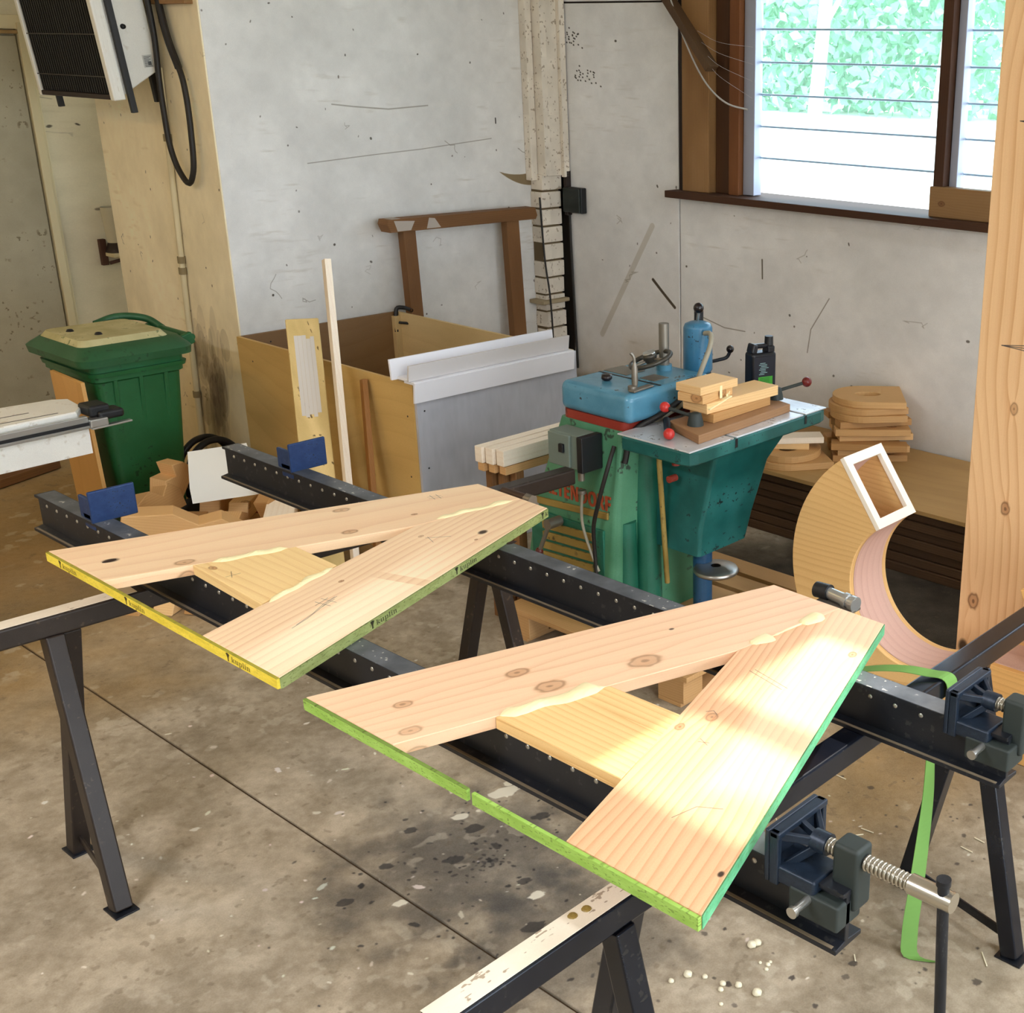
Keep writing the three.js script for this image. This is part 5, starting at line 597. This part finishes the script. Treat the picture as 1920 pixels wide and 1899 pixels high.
// ---------------------------------------------------------------- box letters standing by the window
{ const t = thing('wooden_letter', 'hollow C-shaped wooden box letter standing on the floor with an open end', 'letter', [3.7, 0, -2.2]), cz = -2.13, cy = 0.545, Ro = 0.56, ri = 0.285, a0 = 2.245, a1 = 4.98, n = 44;
  const ring = (k) => { const a = mix(a0, a1, k / n); return [[cz + Math.cos(a) * Ro, Math.max(0.002, cy + Math.sin(a) * Ro * 0.97)], [cz + Math.cos(a) * ri, cy - 0.035 + Math.sin(a) * ri]]; };
  const out = [], inn = []; for (let k = 0; k <= n; k++) { const [o, i] = ring(k); out.push(o); inn.push(i); } out.push([-1.89, 0.002]); inn.push([-1.89, 0.275]);
  const face = [...out, ...inn.slice().reverse()];
  part(t, 'face', grain(extX(face, 3.58, 3.606, 0.002), CWOOD, 2, 0.1, 0.4), CWOOD); part(t, 'face', grain(extX(face, 3.80, 3.826, 0.002), CWOOD, 2, 0.5), CWOOD);
  const shellStrip = (L, off) => { const pos = [], uv = []; let s = 0; for (let i = 0; i + 1 < L.length; i++) { const a = L[i], b = L[i + 1], l = Math.hypot(a[0] - b[0], a[1] - b[1]); const q = (p, x) => [x, p[1], p[0]]; for (const [p, x, u, v] of [[a, 3.606, s, 0], [b, 3.606, s + l, 0], [a, 3.8, s, 0.194], [b, 3.606, s + l, 0], [b, 3.8, s + l, 0.194], [a, 3.8, s, 0.194]]) { pos.push(...q(p, x)); uv.push(v / 0.6, u / 0.6); } s += l; } const g = new THREE.BufferGeometry(); g.setAttribute('position', new THREE.BufferAttribute(new Float32Array(pos), 3)); g.setAttribute('uv', new THREE.BufferAttribute(new Float32Array(uv), 2)); g.computeVertexNormals(); return toCreasedNormals(g, 0.5); };
  const off = (L, d) => L.map((p, i) => { const a = L[Math.max(0, i - 1)], b = L[Math.min(L.length - 1, i + 1)], tx = b[0] - a[0], ty = b[1] - a[1], l = Math.hypot(tx, ty) || 1; return [p[0] + ty / l * d, p[1] - tx / l * d]; });
  const band = (L, d) => merge([shellStrip(L), shellStrip(off(L, d))]);
  part(t, 'outer_skin', band(out, -0.03), VENEER); part(t, 'inner_skin', band(inn, 0.03), VENEER, 'pinkish veneer inside the curve');
  // pale end frame at the open upper end
  const o = out[0], i = inn[0], dz = i[0] - o[0], dy = i[1] - o[1], l = Math.hypot(dz, dy), e = [dz / l, dy / l], nrm = [-e[1], e[0]], P = (s, u) => [o[0] + e[0] * s - nrm[0] * u * -1, o[1] + e[1] * s + nrm[1] * u * 1]; const fr = (s0, s1, x0, x1) => { const q = [P(s0, 0), P(s1, 0), P(s1, 0.02), P(s0, 0.02)]; return extX(q, x0, x1, 0.001); };
  part(t, 'end_frame', [fr(-0.002, l + 0.002, 3.578, 3.612), fr(-0.002, l + 0.002, 3.794, 3.828), fr(-0.002, 0.034, 3.61, 3.796), fr(l - 0.034, l + 0.002, 3.61, 3.796)], MAT(0xfff4e2, 0.6), 'pale sawn end frame of the box'); }
{ const t = thing('wooden_letter', 'tall plank-faced wooden box letter standing upright beside the window', 'letter', [4.0, 0, -1.8]);
  part(t, 'face', grain(BB(3.89, 3.915, 0.002, 3.1, -2.11, -1.3, 0.003), STEM, 1, 0.3, 0.1), STEM); part(t, 'side', grain(BB(3.915, 4.10, 0.002, 3.1, -2.11, -2.085, 0.003), PINE, 1), tint(PINE, 0xffe2b8)); part(t, 'side', grain(BB(3.915, 4.10, 0.002, 3.1, -1.325, -1.3, 0.003), PINE, 1), PINE); part(t, 'back', grain(BB(4.10, 4.125, 0.002, 3.1, -2.11, -1.3, 0.003), STEM, 1), STEM);
  const u = thing('wooden_letter', 'rounded wooden box letter standing before the tall plank-faced letter', 'letter', [3.7, 0, -1.5]), cz = -1.30, face = [[-1.845, 0.06], [-1.69, 0.002], [-1.2, 0.002], [-1.0, 0.1], [-0.95, 0.5], [-1.05, 0.72], [-1.3, 0.80], ...[], [-1.71, 0.665], [-1.675, 0.58], [-1.64, 0.52], [-1.56, 0.46], [-1.5, 0.40], [-1.52, 0.355], [-1.83, 0.352], [-1.86, 0.30]];
  part(u, 'face', grain(extX(face, 3.58, 3.606, 0.002), CWOOD, 2, 0.35, 0.2), tint(CWOOD, 0xfff0dc)); part(u, 'core', grain(extX(face.map(([z, y]) => [mix(z, -1.4, 0.03), mix(y, 0.4, 0.03)]), 3.606, 3.79, 0), CWOOD, 2), VENEER); part(u, 'face', grain(extX(face, 3.79, 3.816, 0.002), CWOOD, 2), CWOOD); }

// ---------------------------------------------------------------- small things
{ const t = thing('clamp_coupling', 'small chrome coupling with a black cap behind the tip of the green-edged letter', 'coupling', [2.50, 0.977, -1.72]); part(t, 'cap', boxUV(rod(V(2.51, 1.0, -1.80), V(2.508, 1.003, -1.755), 0.022, 0.022, 20), 0), M.black); part(t, 'sleeve', [rod(V(2.508, 1.002, -1.757), V(2.495, 1.0, -1.66), 0.016, 0.018, 20), rod(V(2.50, 1.001, -1.70), V(2.498, 1.0, -1.685), 0.021, 0.021, 20), rod(V(2.497, 1.0, -1.675), V(2.495, 1.0, -1.66), 0.021, 0.021, 20)], M.alu); part(t, 'hook', BB(2.434, 2.52, 0.977, 0.985, -1.78, -1.66, 0.002), M.steelDull); }
{ const t = thing('clamp_coupling', 'small dark fitting behind the tip of the yellow-edged letter', 'coupling', [2.49, 0.977, -3.0]); part(t, 'sleeve', [rod(V(2.49, 0.996, -3.07), V(2.485, 0.996, -2.93), 0.014, 0.017, 18)], MAT(0x3a2418, 0.5)); part(t, 'nut', rod(V(2.485, 0.998, -2.95), V(2.484, 0.998, -2.92), 0.02, 0.02, 6), M.steelDull); part(t, 'hook', BB(2.455, 2.51, 0.977, 0.984, -3.06, -2.92, 0.002), M.steelDull); }
{ const R = rng(606); for (const [x, z, r] of [[2.228, -1.781, 0.013], [2.245, -1.775, 0.012], [2.026, -1.841, 0.012], [2.082, -1.708, 0.010], [2.09, -1.65, 0.013], [2.197, -1.698, 0.007], [2.18, -1.69, 0.006], [2.05, -1.80, 0.008], [2.19, -1.72, 0.005], [2.21, -1.70, 0.005], [2.04, -1.735, 0.008], [2.06, -1.745, 0.009], [1.98, -1.86, 0.008], [2.0, -1.70, 0.006]]) { const g = new THREE.IcosahedronGeometry(r, 2), p = g.attributes.position; for (let i = 0; i < p.count; i++) { const k = 1 + 0.3 * (noise(p.getX(i) * 160 + 7, p.getY(i) * 160 + p.getZ(i) * 90, 61) - 0.5); p.setXYZ(i, p.getX(i) * k, p.getY(i) * 0.75 * k, p.getZ(i) * k); } g.computeVertexNormals();
    solo('glue_drop', 'pale dried glue drop on the concrete floor under the clamp screw', 'glue drop', g.translate(x, r * 0.66, z), M.dryGlue, 'dried glue drops on the floor'); }
  for (let k = 0; k < 22; k++) { const x = 2.1 + R() * 1.5, z = -2.4 + R() * 1.2; solo('wood_splinter', 'thin pale wood splinter on the concrete floor', 'splinter', bar(V(x, 0.003, z), V(x + (R() - 0.5) * 0.1, 0.004, z + (R() - 0.5) * 0.1), 0.004, 0.003, 0.001), M.dryGlue, 'wood splinters on the floor'); } }
renderer.render(scene, camera);
